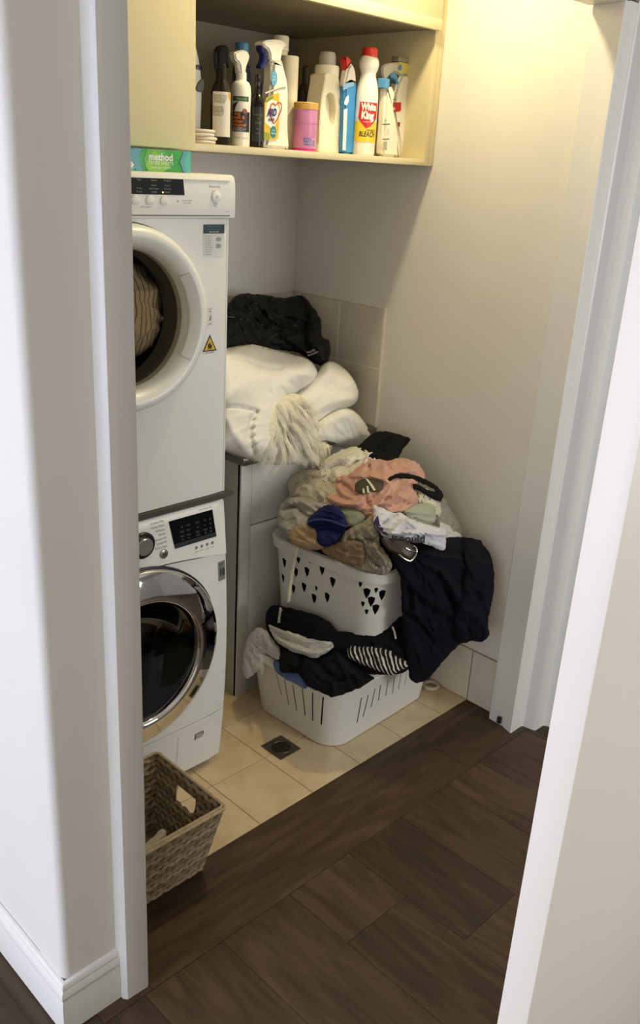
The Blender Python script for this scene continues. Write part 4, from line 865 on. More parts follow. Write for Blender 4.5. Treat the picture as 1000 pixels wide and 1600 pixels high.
def cloth(name, outline, depth, m, label=None, cat=None, group=None, off=0.0, T=.018, w=10, amp=.008, scale=22, ang=0, stretch=2.5, folds=(), step=2.6, seed=1, parent=None, back=.3, edge=.45, octs=4, sm=4, jag=1.1, kind=None, tilt=(0, 0)):
    """a crumpled piece of fabric: its outline as measured, laid on the depth of the pile, with real thickness and folds"""
    out = smoothpoly(outline, sm)
    dense = []
    for i in range(len(out)):
        a = np.array(out[i]); b = np.array(out[(i+1) % len(out)]); k = max(1, int(np.linalg.norm(b-a)/step))
        dense += [tuple(a+(b-a)*t/k) for t in range(k)]
    r = random.Random(seed*31+7)
    if jag:
        dn = np.array(dense); tg = np.roll(dn, -1, 0)-np.roll(dn, 1, 0); tg /= np.maximum(np.linalg.norm(tg, axis=1)[:, None], 1e-6)
        nn = pnoise(dn[:, 0]/7+seed, dn[:, 1]/7, seed)+.6*pnoise(dn[:, 0]/3.2, dn[:, 1]/3.2+seed, seed+2); dn = dn+np.stack([tg[:, 1], -tg[:, 0]], 1)*(nn*jag*1.6)[:, None]; dense = [tuple(p) for p in dn]
    pa = np.array(dense); x0, y0 = pa.min(0); x1, y1 = pa.max(0); pts = []; row = 0; y = y0
    while y < y1:
        x = x0+(step/2 if row % 2 else 0)
        while x < x1: pts.append((x+r.uniform(-.12, .12)*step, y+r.uniform(-.12, .12)*step)); x += step
        y += step*.866; row += 1
    Gp = np.array(pts); Gp = Gp[inside(Gp, dense)]; Gp = Gp[segdist(Gp, dense) > step*.55]
    n = len(dense)
    vo, ed, fa, _, _, _ = delaunay_2d_cdt([Vector(p) for p in dense]+[Vector(p) for p in Gp], [(i, (i+1) % n) for i in range(n)], [], 1, 1e-5)
    Q = np.array([(v.x, v.y) for v in vo]); d = segdist(Q, dense)
    on = d < 1e-3
    e = np.clip(d/w, 0, 1); prof = .55*np.sqrt(np.maximum(0, 1-(1-e)**2))+.45*(1-(1-e)**2)
    a = math.radians(ang); U = (Q[:, 0]*math.cos(a)+Q[:, 1]*math.sin(a))/(scale*stretch); V = (-Q[:, 0]*math.sin(a)+Q[:, 1]*math.cos(a))/scale
    fade = edge+(1-edge)*np.clip(d/(w*1.5), 0, 1)
    rel = T*prof+1.5*amp*(ridged(U, V, seed, octs)-.45)*fade+.18*amp*(ridged(U*3.1+5, V*2.2, seed+7, 2)-.4)*fade
    for pl, wd, ht in folds:
        pl = smoothpoly(pl, 5, False) if len(pl) > 2 else pl
        rel = rel+1.5*ht*np.exp(-(segdist(Q, pl, False)/wd)**2)*np.clip(d/4+.15, 0, 1)
    base = depth(Q)-off
    F = world(Q, base-rel); Bk = world(Q, base+T*back*prof+.0005)
    bm = B(); fv = [bm.verts.new(p) for p in F]
    bv = [fv[i] if on[i] else bm.verts.new(Bk[i]) for i in range(len(Q))]
    uv = bm.loops.layers.uv.new('UVMap'); Quv = np.stack([(Q[:, 0]-x0)/100, -(Q[:, 1]-y0)/100], 1)
    # the cloth coordinate runs further where the surface swells
    Quv[:, 0] += rel*tilt[0]; Quv[:, 1] += rel*tilt[1]
    for tri in fa:
        try:
            f = bm.faces.new([fv[i] for i in tri])
            for lp_, i in zip(f.loops, tri): lp_[uv].uv = Quv[i]
        except ValueError: pass
        try:
            if not all(on[i] for i in tri):
                f = bm.faces.new([bv[i] for i in tri][::-1])
                for lp_, i in zip(f.loops, tri[::-1]): lp_[uv].uv = Quv[i]
        except ValueError: pass
    c = F.mean(0)
    o = obj(name, bm, m, parent, label=label, smooth=75, cat=cat, group=group, origin=tuple(c), kind=kind)
    return o
def Z(x0, y0, s, P): return [(x0+s*x, y0+s*y) for x, y in P]
def fabric(name, hexc, rough=.95, var=.08, bump=.25, bscale=700, sheen=.0, vscale=25): return mat(name, hexc, rough, var=var, vscale=vscale, bump=bump, bscale=bscale, spec=.15, sheen=sheen)
def ribbon(name, pts, depth, off, r, m, label, cat, parent=None, flat=1):
    P = world(smoothpoly(pts, 5, False), depth(np.array(smoothpoly(pts, 5, False)))-off)
    return obj(name, tube(B(), [tuple(p) for p in P], r, 8), m, parent, label=label, cat=cat, origin=tuple(P.mean(0)) if parent is None else None)

# ================================================================== BEDDING ON THE TUB
DUV = rbf([(352, 560, dist_y(352, 560, .62)), (352, 690, dist_y(352, 690, .56)), (400, 715, dist_y(400, 715, .55)), (480, 640, dist_y(480, 640, .60)), (495, 575, dist_y(495, 575, .66)), (430, 545, dist_y(430, 545, .76)), (470, 720, dist_y(470, 720, .57)), (578, 680, dist_y(578, 680, .56)), (555, 610, dist_x(555, 610, -.07)), (525, 570, dist_x(525, 570, -.07)), (500, 480, dist_y(500, 480, .80)), (360, 470, dist_y(360, 470, .82)), (515, 560, dist_x(515, 560, -.12))])
DUVET = fabric('duvet_cotton', '#ece8dc', .9, var=.02, bump=.12, bscale=400)
cloth('puffer_jacket', [(340, 500), (357, 474), (371, 461), (389, 459), (415, 461), (436, 465), (453, 464), (468, 461), (480, 468), (492, 484), (502, 503), (503, 525), (514, 532), (516, 552), (511, 567), (497, 571), (484, 562), (462, 550), (430, 546), (400, 541), (370, 544), (340, 552)], DUV, fabric('jacket_black', '#1a1a19', .55, var=.2, bump=.2, bscale=120), 'black jacket heaped on top of the white duvet against the tiles', 'jacket', off=.03, T=.05, w=18, amp=.03, scale=22, ang=35, stretch=2, octs=4, seed=4,
      folds=[([(470, 465), (478, 490), (474, 520), (480, 545)], 6, -.016), ([(357, 495), (385, 500), (405, 530), (440, 545)], 4, -.012), ([(400, 470), (430, 500), (462, 540)], 8, .012)])
J = bpy.data.objects['puffer_jacket']
def deco_patch(name, poly, depth, off, m, parent, label=None, step=2):
    bm = B(); xs = [p[0] for p in poly]
    def place(x, y): return tuple(world([(x, y)], depth(np.array([(x, y)]))-off)[0])
    patch(bm, poly, place, step); return obj(name, bm, m, parent, label=label)
bm = B()
def ptxt(bm, s, px, py, size, depth, off, rot=0, sx=1, bold=0, warp=None):
    a = math.radians(rot)
    def place(x, z):
        u = x; v = -z; X = px+u*math.cos(a)-v*math.sin(a); Y = py+u*math.sin(a)+v*math.cos(a)
        if warp: X, Y = warp(X, Y)
        return tuple(world([(X, Y)], depth(np.array([(X, Y)]))-off)[0])
    return text_bm(bm, s, 0, 0, size, place, sx=sx, bold=bold)
ptxt(bm, 'North', 486, 549, 5.5, DUV, .094, -22, bold=.12); ptxt(bm, 'mountain', 489, 552.5, 4.6, DUV, .094, -22, bold=.12)
obj('jacket_lettering', bm, mat('reflective_print', '#8d8c86', .5), J)
ribbon('zip_edge', [(352, 494), (364, 496), (378, 499)], DUV, .066, .0016, mat('zip_grey', '#5d5a50', .5), None, None, parent=J)
cloth('pillow', [(448, 632), (470, 606), (490, 588), (506, 568), (524, 566), (545, 583), (558, 604), (559, 625), (545, 637), (520, 646), (500, 660), (486, 672), (466, 670), (452, 655)], DUV, DUVET, 'white pillow folded over behind the fluffy cushion, upper of two', 'pillow', off=.06, T=.06, w=17, amp=.010, scale=40, ang=-30, octs=3, seed=8, back=.3, jag=.4, folds=[([(484, 664), (500, 648), (512, 642), (540, 634)], 5, -.012), ([(505, 600), (530, 610), (550, 612)], 9, -.008)])
cloth('pillow', [(468, 664), (486, 664), (510, 648), (532, 637), (548, 639), (562, 650), (576, 671), (581, 682), (567, 694), (542, 699), (510, 694), (484, 690), (470, 682)], DUV, DUVET, 'white pillow at the bottom right of the bedding, lower of two', 'pillow', off=.07, T=.055, w=15, amp=.007, scale=16, ang=70, octs=3, seed=9, back=.3, jag=.4, folds=[([(486, 668), (494, 672), (488, 680)], 4, -.010)])
bpy.data.objects['pillow.001'].name = 'pillow.001'
dv = cloth('duvet', [(338, 560), (352, 545), (375, 540), (395, 538), (425, 545), (455, 553), (482, 562), (495, 578), (494, 592), (484, 602), (466, 613), (450, 630), (446, 660), (452, 690), (462, 712), (462, 724), (430, 726), (395, 719), (370, 711), (352, 704), (338, 700)], DUV, DUVET, 'thick white duvet folded on the tub with stitched seams', 'duvet', off=.075, T=.11, w=30, amp=.006, scale=46, ang=-25, stretch=1.6, octs=3, seed=3, back=.3, jag=.4,
      folds=[([(345, 634), (375, 636), (402, 642)], 2.6, -.016), ([(400, 646), (393, 660), (391, 680), (397, 708)], 4, -.014), ([(352, 560), (385, 562), (410, 572), (440, 575)], 3.0, -.007), ([(350, 618), (395, 596), (440, 580), (480, 578)], 18, .012), ([(398, 655), (392, 657)], 2, -.008), ([(396, 668), (389, 670)], 2, -.008), ([(397, 681), (389, 684)], 2, -.008), ([(400, 694), (392, 699)], 2, -.008), ([(470, 612), (462, 606), (455, 598)], 3, -.006), ([(452, 622), (446, 612), (440, 606)], 3, -.006), ([(432, 632), (428, 622), (424, 614)], 3, -.006), ([(355, 655), (375, 690), (385, 708)], 7, .008)])
# fluffy cushion: soft core with real strands
FURC = fabric('fur_cream', '#ded8c2', .95, var=.08)
fu = thing('fluffy_cushion', 'cream shaggy fur cushion hanging out between duvet and pillows', 'cushion', tuple(world([(440, 670)], [dist_y(440, 670, .50)])[0]))
cloth('cushion_core', [(400, 668), (410, 640), (430, 622), (455, 614), (474, 622), (480, 645), (478, 668), (470, 690), (455, 700), (440, 705), (420, 702), (406, 692)], DUV, FURC, off=.135, T=.05, w=26, amp=.010, scale=20, seed=6, parent=fu)
cloth('cushion_core', [(488, 690), (500, 688), (514, 692), (520, 702), (510, 715), (500, 730), (488, 732), (486, 712)], DUV, FURC, off=.10, T=.02, w=12, amp=.006, scale=14, seed=16, parent=fu)
def fur(poly, count, dirf, lenf, off, seed, rad=.00065, clumps=150):
    rr = random.Random(seed); bm = B(); pa = np.array(poly); x0, y0 = pa.min(0); x1, y1 = pa.max(0); C_ = []
    while len(C_) < count+clumps:
        x, y = rr.uniform(x0, x1), rr.uniform(y0, y1)
        if inside(np.array([(x, y)]), poly)[0]: C_.append((x, y))
    C_ = np.array(C_); K = C_[count:]; C_ = C_[:count]; dd = segdist(C_, poly); base = DUV(C_); tips = []
    for x, y in K:
        dx, dy = dirf(x, y); a = math.atan2(dy, dx)+rr.gauss(0, .35); L_ = lenf(x, y)*rr.uniform(.7, 1.3); tips.append((x+math.cos(a)*L_, y+math.sin(a)*L_, rr.uniform(.3, 1.6), rr.gauss(0, 9)))
    for (x, y), d_, b_ in zip(C_, dd, base):
        k = np.hypot(K[:, 0]-x, K[:, 1]-y).argmin(); tx, ty, puff, bend = tips[k]; u = rr.uniform(.35, 1.0); off_x, off_y = rr.gauss(0, 1.6), rr.gauss(0, 2.5)
        tx = x+(tx-x)*u+(1-u)*(tx-K[k, 0])*.5+off_x*1.6; ty = y+(ty-y)*u+(1-u)*(ty-K[k, 1])*.5+off_y*1.6
        e = min(1, d_/22); o0 = off+.045*math.sqrt(max(0, 1-(1-e)**2)); pts = []; nx_, ny_ = -(ty-y), tx-x; nl = max(1e-6, math.hypot(nx_, ny_))
        for q in range(6):
            s = q/5; w_ = math.sin(PI*s)*bend*.35
            pts.append(world([(x+(tx-x)*s+nx_/nl*w_, y+(ty-y)*s+ny_/nl*w_+1.5*s*s)], [b_-o0-.016*puff*math.sin(s*2.5)])[0])
        tube(bm, pts, rad, 3, taper=lambda t: 1-.8*t)
    return bm
fp = [(402, 668), (412, 640), (432, 622), (455, 614), (474, 622), (481, 645), (478, 672), (462, 690), (440, 694), (415, 690)]
obj('fur_strands', fur(fp, 5200, lambda x, y: (.9*(x-440)/40, 1.0), lambda x, y: 44 if y > 655 else 32, .135, 3), mat('fur_strand', '#f2eddd', .6, var=.12), fu, kind='stuff', smooth=0)
obj('fur_strands', fur([(488, 690), (500, 688), (514, 692), (516, 702), (502, 714), (488, 714)], 260, lambda x, y: (-.25, 1), lambda x, y: 26, .10, 5), mat('fur_strand', '#ece6d3', .7), fu, kind='stuff', smooth=0)

# ================================================================== LOWER LAUNDRY BASKET
BASK = mat('basket_plastic', '#d5d3cc', .38, var=.015, vscale=5)
def rrect(hx, hy, r, n=96):
    """points around a rounded rectangle by arc length, counter-clockwise from (+hx,0)"""
    segs = [('l', (hx, 0), (hx, hy-r)), ('a', (hx-r, hy-r), 0), ('l', (hx-r, hy), (-hx+r, hy)), ('a', (-hx+r, hy-r), PI/2), ('l', (-hx, hy-r), (-hx, -hy+r)), ('a', (-hx+r, -hy+r), PI), ('l', (-hx+r, -hy), (hx-r, -hy)), ('a', (hx-r, -hy+r), 1.5*PI), ('l', (hx, -hy+r), (hx, 0))]
    P = []
    for s in segs:
        if s[0] == 'l':
            for t in np.linspace(0, 1, 24, endpoint=False): P.append((s[1][0]+(s[2][0]-s[1][0])*t, s[1][1]+(s[2][1]-s[1][1])*t))
        else:
            for t in np.linspace(0, PI/2, 16, endpoint=False): P.append((s[1][0]+r*math.cos(s[2]+t), s[1][1]+r*math.sin(s[2]+t)))
    P = np.array(P); Lc = np.concatenate([[0], np.cumsum(np.linalg.norm(np.diff(np.vstack([P, P[:1]]), axis=0), axis=1))]); tot = Lc[-1]
    def f(u):
        s = (np.asarray(u) % 1)*tot; Pc = np.vstack([P, P[:1]]); return np.stack([np.interp(s, Lc, Pc[:, 0]), np.interp(s, Lc, Pc[:, 1])], -1)
    return f, tot
class Basket:
    def __init__(s, center, hx, hy, r, H, rot, taper, tilt=(0, 0), bulge=0.0, sag=None):
        s.c = np.array(center, float); s.f, s.per = rrect(hx, hy, r); s.H = H; s.taper = taper; s.bulge = bulge; s.sag = sag
        M = Matrix.Rotation(rot, 3, 'Z') @ Matrix.Rotation(tilt[0], 3, 'X') @ Matrix.Rotation(tilt[1], 3, 'Y'); s.M = np.array(M)
    def pt(s, u, v, o=0):
        u = np.atleast_1d(np.asarray(u, float)); v = np.atleast_1d(np.asarray(v, float)) + 0*u
        p = s.f(u); k = s.taper+(1-s.taper)*v+s.bulge*np.sin(PI*np.clip(v, 0, 1))
        q = p*k[:, None]; nrm = q/np.linalg.norm(q, axis=1)[:, None]; q = q+nrm*(o[:, None] if isinstance(o, np.ndarray) else o)
        z = v*s.H
        if s.sag is not None: z = z*(1-s.sag(u))
        return (np.column_stack([q, z]) @ s.M.T)+s.c
    def find(s, px, py):
        if not hasattr(s, 'grid'):
            U, V = np.meshgrid(np.linspace(0, 1, 720, endpoint=False), np.linspace(0, 1, 120)); W = s.pt(U.ravel(), V.ravel(), .0015); s.g = (U.ravel(), V.ravel()); s.grid = pix(W)
            # keep only walls turned to the viewer
            W2 = s.pt(U.ravel(), V.ravel(), .012); s.front = (np.linalg.norm(W2-CAM, axis=1) < np.linalg.norm(W-CAM, axis=1))
        d = np.hypot(s.grid[:, 0]-px, s.grid[:, 1]-py)+np.where(s.front, 0, 1e4); i = d.argmin(); return s.g[0][i], s.g[1][i]
def basket_wall(bk, holes, nu=130, nv=12, v0=0.0, v1=1.0):
    """wall sheet with true openings: holes are polygons in (u, v)"""
    uu = np.linspace(0, 1, nu+1); pts = []; edges = []
    def add(P, closed=True):
        s = len(pts); pts.extend([Vector((p[0]*bk.per/bk.H, p[1])) for p in P]); edges.extend([(s+i, s+(i+1) % len(P)) for i in range(len(P))])
    ring = [(u, v0) for u in uu]+[(1, v) for v in np.linspace(v0, v1, nv+1)[1:]]+[(u, v1) for u in uu[::-1][1:]]+[(0, v) for v in np.linspace(v0, v1, nv+1)[::-1][1:-1]]
    add(ring)
    for hL in holes: add(hL)
    for u in uu[1:-1]:
        for v in np.linspace(v0, v1, nv+1)[1:-1]: pts.append(Vector((u*bk.per/bk.H, v)))
    vo, ed, fa, _, _, _ = delaunay_2d_cdt(pts, edges, [], 1, 1e-6)
    Q = np.array([(v.x*bk.H/bk.per, v.y) for v in vo]); cen = np.array([Q[list(f)].mean(0) for f in fa]); bad = np.zeros(len(fa), bool)
    for hL in holes: bad |= inside(cen, hL)
    A = bk.pt(Q[:, 0], Q[:, 1], .0012); C_ = bk.pt(Q[:, 0], Q[:, 1], -.0012); bm = B()
    a = [bm.verts.new(p) for p in A]; c = [bm.verts.new(p) for p in C_]; cnt = {}
    for f, b_ in zip(fa, bad):
        if b_: continue
        bm.faces.new([a[i] for i in f]); bm.faces.new([c[i] for i in f][::-1])
        for i in range(3):
            k = (f[i], f[(i+1) % 3]); cnt[k] = cnt.get(k, 0)+1
    for (i, j) in list(cnt):
        if (j, i) not in cnt:
            try: bm.faces.new((a[j], a[i], c[i], c[j]))
            except ValueError: pass
    bmesh.ops.delete(bm, geom=[v for v in bm.verts if not v.link_faces], context='VERTS')
    bmesh.ops.remove_doubles(bm, verts=bm.verts, dist=1e-5)
    return bm
def basket_rim(bk, prof, n=140):
    bm = B(); us = np.linspace(0, 1, n, endpoint=False); rings = []
    for o, dz in prof:
        W = bk.pt(us, np.full(n, 1.0), o); up = bk.M[:, 2]; rings.append([bm.verts.new(p+up*dz) for p in W])
    for k in range(len(rings)):
        A, C_ = rings[k], rings[(k+1) % len(rings)]
        for i in range(n): bm.faces.new((A[i], A[(i+1) % n], C_[(i+1) % n], C_[i]))
    return bm
def basket_floor(bk, n=100):
    bm = B(); us = np.linspace(0, 1, n, endpoint=False); W = bk.pt(us, np.full(n, 0.0), -.001); up = bk.M[:, 2]
    for dz in (0, .003): bm.faces.new([bm.verts.new(p+up*dz) for p in W])
    return bm
def slot(bk, p0, p1, wpx):
    (u0, v0), (u1, v1) = bk.find(*p0), bk.find(*p1); du = wpx/2/bk.per*.0021
    return [(u0-du, v0), (u0+du, v0), (u1+du, v1), (u1-du, v1)]
def tri_hole(bk, px, py, s=1.0):
    u, v = bk.find(px, py); du = .0118*s/bk.per; dv_ = .019*s/bk.H
    return [(u-du, v+dv_*.75), (u, v+dv_), (u+du, v+dv_*.75), (u+du*.75, v-.1*dv_), (u, v-dv_), (u-du*.75, v-.1*dv_)]
LB = Basket((-.332, .285, .004), .285, .205, .085, .235, math.radians(2), .885)
lb = thing('laundry_basket', 'white plastic laundry basket with vertical slots standing on the floor tiles', 'basket', (-.332, .285, 0))
holes = [slot(LB, a, b, 2.6) for a, b in [(Z(360, 900, .34, [p])[0], Z(360, 900, .34, [q])[0]) for p, q in (((210, 450), (235, 548)), ((247, 475), (268, 592)), ((286, 500), (303, 618)), ((330, 518), (344, 643)), ((376, 535), (378, 665)), ((425, 557), (416, 686)), ((603, 560), (582, 675)), ((635, 545), (610, 650)), ((665, 518), (645, 605)), ((692, 500), (680, 575)), ((725, 478), (713, 550)), ((755, 462), (745, 540)), ((785, 450), (772, 520)), ((812, 440), (800, 505)))]]
obj('basket_wall', basket_wall(LB, holes, nv=10), BASK, lb)
obj('basket_rim', basket_rim(LB, [(.000, -.004), (.010, -.006), (.017, -.016), (.019, -.014), (.012, .000), (.004, .004), (-.004, .002), (-.005, -.006)]), BASK, lb)
obj('basket_floor', basket_floor(LB), BASK, lb)
# ================================================================== UPPER LAUNDRY BASKET
UB = Basket((-.290, .272, .340), .225, .222, .075, .262, math.radians(5), .92)
ub = thing('laundry_basket', 'grey-white laundry basket with triangular holes balanced on the lower basket', 'basket', (-.278, .272, .34))
tri_px = Z(420, 800, .22, [(120, 255), (105, 365), (98, 475), (292, 330), (270, 430), (245, 540), (374, 415), (485, 398), (452, 503), (318, 620), (412, 612), (205, 335), (188, 430), (172, 550), (695, 578), (808, 592), (730, 637), (757, 692)])
sm_px = Z(420, 800, .22, [(335, 545), (650, 515), (765, 557), (668, 658), (695, 712)])
holes = [tri_hole(UB, x, y) for x, y in tri_px]+[tri_hole(UB, x, y, .55) for x, y in sm_px]
obj('basket_wall', basket_wall(UB, holes, nv=12), BASK, ub)
obj('basket_rim', basket_rim(UB, [(.000, -.004), (.010, -.030), (.0125, -.030), (.016, -.004), (.012, .003), (.0, .004), (-.004, .001)]), BASK, ub)
obj('basket_floor', basket_floor(UB), BASK, ub)
# ================================================================== CLOTHES: LOWER BASKET
LOW = rbf([(417, 1030, 2.885), (430, 960, 2.86), (470, 1000, 2.78), (505, 1080, dist_z(505, 1080, .235)-.01), (430, 1050, dist_z(430, 1050, .235)-.02), (545, 1075, dist_z(545, 1075, .235)-.01), (590, 1030, 2.75), (640, 1045, dist_z(640, 1045, .24)-.03), (560, 990, 2.76), (640, 960, 2.80), (385, 1040, 2.955), (385, 985, 2.96), (520, 970, 2.76)])
BLKF = fabric('black_jersey', '#121214', .9, var=.25, bump=.3)
NAVY = fabric('navy_fleece', '#0e1017', .95, var=.2, bump=.3, sheen=.0)
WHF = fabric('white_cotton', '#bdbab4', .9, var=.03, bump=.15)
L_ = lambda P: Z(370, 930, .28, P)
cloth('black_trousers', L_([(165, 100), (190, 60), (250, 60), (330, 80), (440, 110), (520, 150), (560, 200), (640, 200), (780, 180), (870, 130), (930, 120), (960, 300), (960, 400), (900, 440), (700, 440), (600, 400), (400, 330), (250, 300), (190, 250), (165, 180)]), LOW, BLKF, 'black trousers with white print under the upper basket', 'trousers', off=.0, T=.045, w=16, amp=.016, scale=24, ang=20, seed=21, octs=4)
TR = bpy.data.objects['black_trousers']
bm = B(); ptxt(bm, 'element', 437.5, 961, 7.5, LOW, .058, 98, bold=.3); obj('trouser_lettering', bm, mat('white_print', '#c9c7c0', .6), TR)
ribbon('drawcord', [(613, 979), (616, 986), (617.5, 993), (618.5, 998)], LOW, .062, .0032, mat('cord_white', '#c9c7bf', .8), None, None, parent=TR)
cloth('plastic_bag', L_([(160, 190), (110, 182), (62, 235), (35, 335), (38, 440), (65, 465), (118, 422), (125, 448), (140, 455), (152, 430), (150, 360), (160, 330), (215, 360), (245, 345), (235, 290), (195, 235)]), LOW, plastic_film('bag_film', '#e2dfde', .6), 'crumpled see-through white plastic bag hanging over the left basket end', 'bag', off=.02, T=.03, w=14, amp=.02, scale=12, ang=70, stretch=2.5, seed=23, octs=4, step=2.4)
cloth('white_singlet', L_([(178, 170), (205, 172), (250, 190), (330, 215), (400, 240), (480, 255), (530, 262), (538, 290), (500, 322), (430, 352), (380, 335), (330, 322), (270, 292), (212, 245)]), LOW, WHF, 'white singlet squeezed between black clothes in the lower basket', 'singlet', off=.056, T=.012, w=8, amp=.014, scale=9, ang=22, stretch=4, seed=24, octs=3, step=2.4, folds=[(L_([(195, 190), (260, 235), (350, 270), (440, 285), (530, 275)]), 4, -.012), (L_([(230, 250), (330, 300), (430, 320), (520, 300)]), 3, .010)])
cloth('blue_cloth', L_([(205, 372), (228, 362), (260, 400), (340, 425), (395, 500), (368, 520), (320, 492), (262, 462), (215, 425)]), LOW, fabric('denim_blue', '#56698f', .9, var=.05), 'plain mid blue cloth lining the lower basket edge', 'cloth', off=.012, T=.01, w=8, amp=.004, scale=14, ang=40, seed=25)
cloth('black_jumper', L_([(240, 345), (262, 300), (300, 290), (360, 318), (440, 345), (500, 330), (540, 298), (620, 330), (700, 420), (765, 458), (745, 480), (690, 515), (640, 535), (545, 568), (500, 556), (440, 530), (390, 502), (350, 440), (300, 432), (242, 425)]), LOW, BLKF, 'black jumper heaped at the front of the lower basket', 'jumper', off=.035, T=.035, w=16, amp=.02, scale=16, ang=35, stretch=2.4, seed=26, octs=4, folds=[(L_([(360, 330), (350, 400), (370, 450)]), 4, -.014), (L_([(440, 360), (520, 450), (580, 470)]), 5, -.014), (L_([(560, 330), (600, 400), (690, 470)]), 5, .012)])
cloth('striped_top', L_([(618, 345), (622, 295), (650, 280), (690, 288), (720, 284), (790, 292), (850, 308), (900, 345), (955, 375), (948, 405), (905, 425), (870, 448), (840, 442), (780, 418), (700, 388), (640, 358)]), LOW, stripes('black_white_stripes', '#c4c0b2', '#151413', 5.0, angle=-16, distort=3, pos=.32, soft=.05), 'black and white striped top rolled on the lower basket rim', 'top', off=.078, T=.016, w=8, amp=.013, scale=12, ang=75, stretch=2.5, seed=27, step=2.4, tilt=(1.5, .5))
# ================================================================== CLOTHES: UPPER BASKET
UP = rbf([(430, 832, 2.80), (455, 840, 2.74), (480, 852, 2.71), (520, 868, 2.655), (560, 880, 2.62), (600, 890, 2.595), (628, 893, 2.60), (560, 800, 2.64), (600, 740, 2.78), (600, 700, 2.93), (640, 685, 2.96), (480, 760, 2.86), (450, 790, 2.83), (520, 710, 2.91), (720, 840, 2.885), (700, 770, 2.895), (650, 850, 2.62), (680, 800, 2.78), (650, 780, 2.73), (500, 800, 2.73)])
A_ = lambda P: Z(440, 690, .28, P)
K_ = lambda P: Z(420, 660, .38, P)
cloth('black_cloth', [(556, 702), (566, 692), (583, 677), (606, 674), (622, 678), (640, 685), (641, 689), (628, 704), (618, 722), (596, 726), (575, 718)], UP, BLKF, 'small black cloth on the very top of the pile against the wall', 'cloth', off=.0, T=.03, w=14, amp=.014, scale=12, ang=-40, seed=31, octs=4)
cloth('grey_lace_top', A_([(860, 320), (905, 315), (935, 360), (965, 410), (1000, 470), (1005, 525), (940, 535), (880, 470), (850, 400)]), UP, mat('grey_lace', '#8d877a', .95, var=.45, vscale=260, bump=.6, bscale=260, spec=.1), 'mottled grey lacy top at the right side of the pile', 'top', off=.005, T=.02, w=12, amp=.014, scale=8, ang=50, seed=32, octs=4, step=2.4)
cloth('white_cloth', A_([(885, 450), (915, 440), (955, 465), (985, 500), (1005, 530), (960, 545), (920, 540), (890, 500)]), UP, fabric('pale_grey_cotton', '#c3c0bb', .9, var=.03), 'pale grey cloth corner below the grey lacy top', 'cloth', off=.014, T=.012, w=8, amp=.01, scale=9, ang=50, seed=33)
cloth('knitted_jumper', A_([(200, 215), (213, 150), (228, 112), (300, 65), (400, 28), (482, 32), (545, 62), (560, 100), (520, 140), (440, 190), (360, 220), (300, 240), (240, 250)]), UP, stripes('cream_rib_knit', '#d3ccbb', '#dfd9ca', 9, angle=62, distort=1.5, soft=.3, bump=.5), 'cream ribbed knit jumper at the top of the pile', 'jumper', off=.0, T=.03, w=14, amp=.024, scale=15, ang=-30, stretch=2.6, seed=34, octs=3, step=2.4, folds=[(A_([(215, 190), (240, 140), (330, 100), (440, 70)]), 3.2, .014), (A_([(270, 215), (280, 150), (350, 130)]), 3, -.012), (A_([(360, 170), (420, 110), (500, 80)]), 3, -.012)])
cloth('ribbed_jumper', A_([(32, 225), (55, 180), (140, 158), (220, 162), (300, 190), (345, 230), (320, 300), (300, 360), (240, 370), (150, 335), (60, 320), (40, 280)]), UP, stripes('beige_rib_knit', '#b0a894', '#c8c1af', 9.5, angle=38, distort=1.2, soft=.3, bump=.6), 'beige ribbed knit jumper at the left of the pile', 'jumper', off=.012, T=.03, w=15, amp=.018, scale=18, ang=30, stretch=2.4, seed=35, octs=3, step=2.4, folds=[(A_([(50, 260), (110, 215), (210, 205), (290, 240)]), 4, -.014), (A_([(70, 290), (120, 245), (230, 300)]), 5, .012)])
cloth('grey_sweatshirt', K_([(34, 420), (44, 350), (80, 308), (150, 306), (215, 328), (295, 345), (260, 380), (210, 420), (180, 450), (100, 470), (55, 455)]), UP, fabric('grey_marl', '#a09d96', .95, var=.08), 'grey sweatshirt bunched at the left rim of the upper basket', 'sweatshirt', off=.03, T=.028, w=14, amp=.022, scale=16, ang=25, stretch=2.3, seed=36, octs=3, step=2.4, folds=[(K_([(60, 360), (110, 345), (150, 380), (190, 400)]), 3.5, -.016), (K_([(90, 320), (160, 330), (230, 350)]), 5, .012)])
cloth('tan_trousers', K_([(78, 470), (105, 420), (150, 408), (200, 435), (235, 475), (262, 515), (180, 524), (108, 508)]), UP, fabric('tan_cotton', '#a18a6c', .95, var=.06), 'tan trousers peeping over the left rim beside the blue underpants', 'trousers', off=.05, T=.018, w=10, amp=.014, scale=11, ang=25, stretch=3, seed=37, step=2.4)
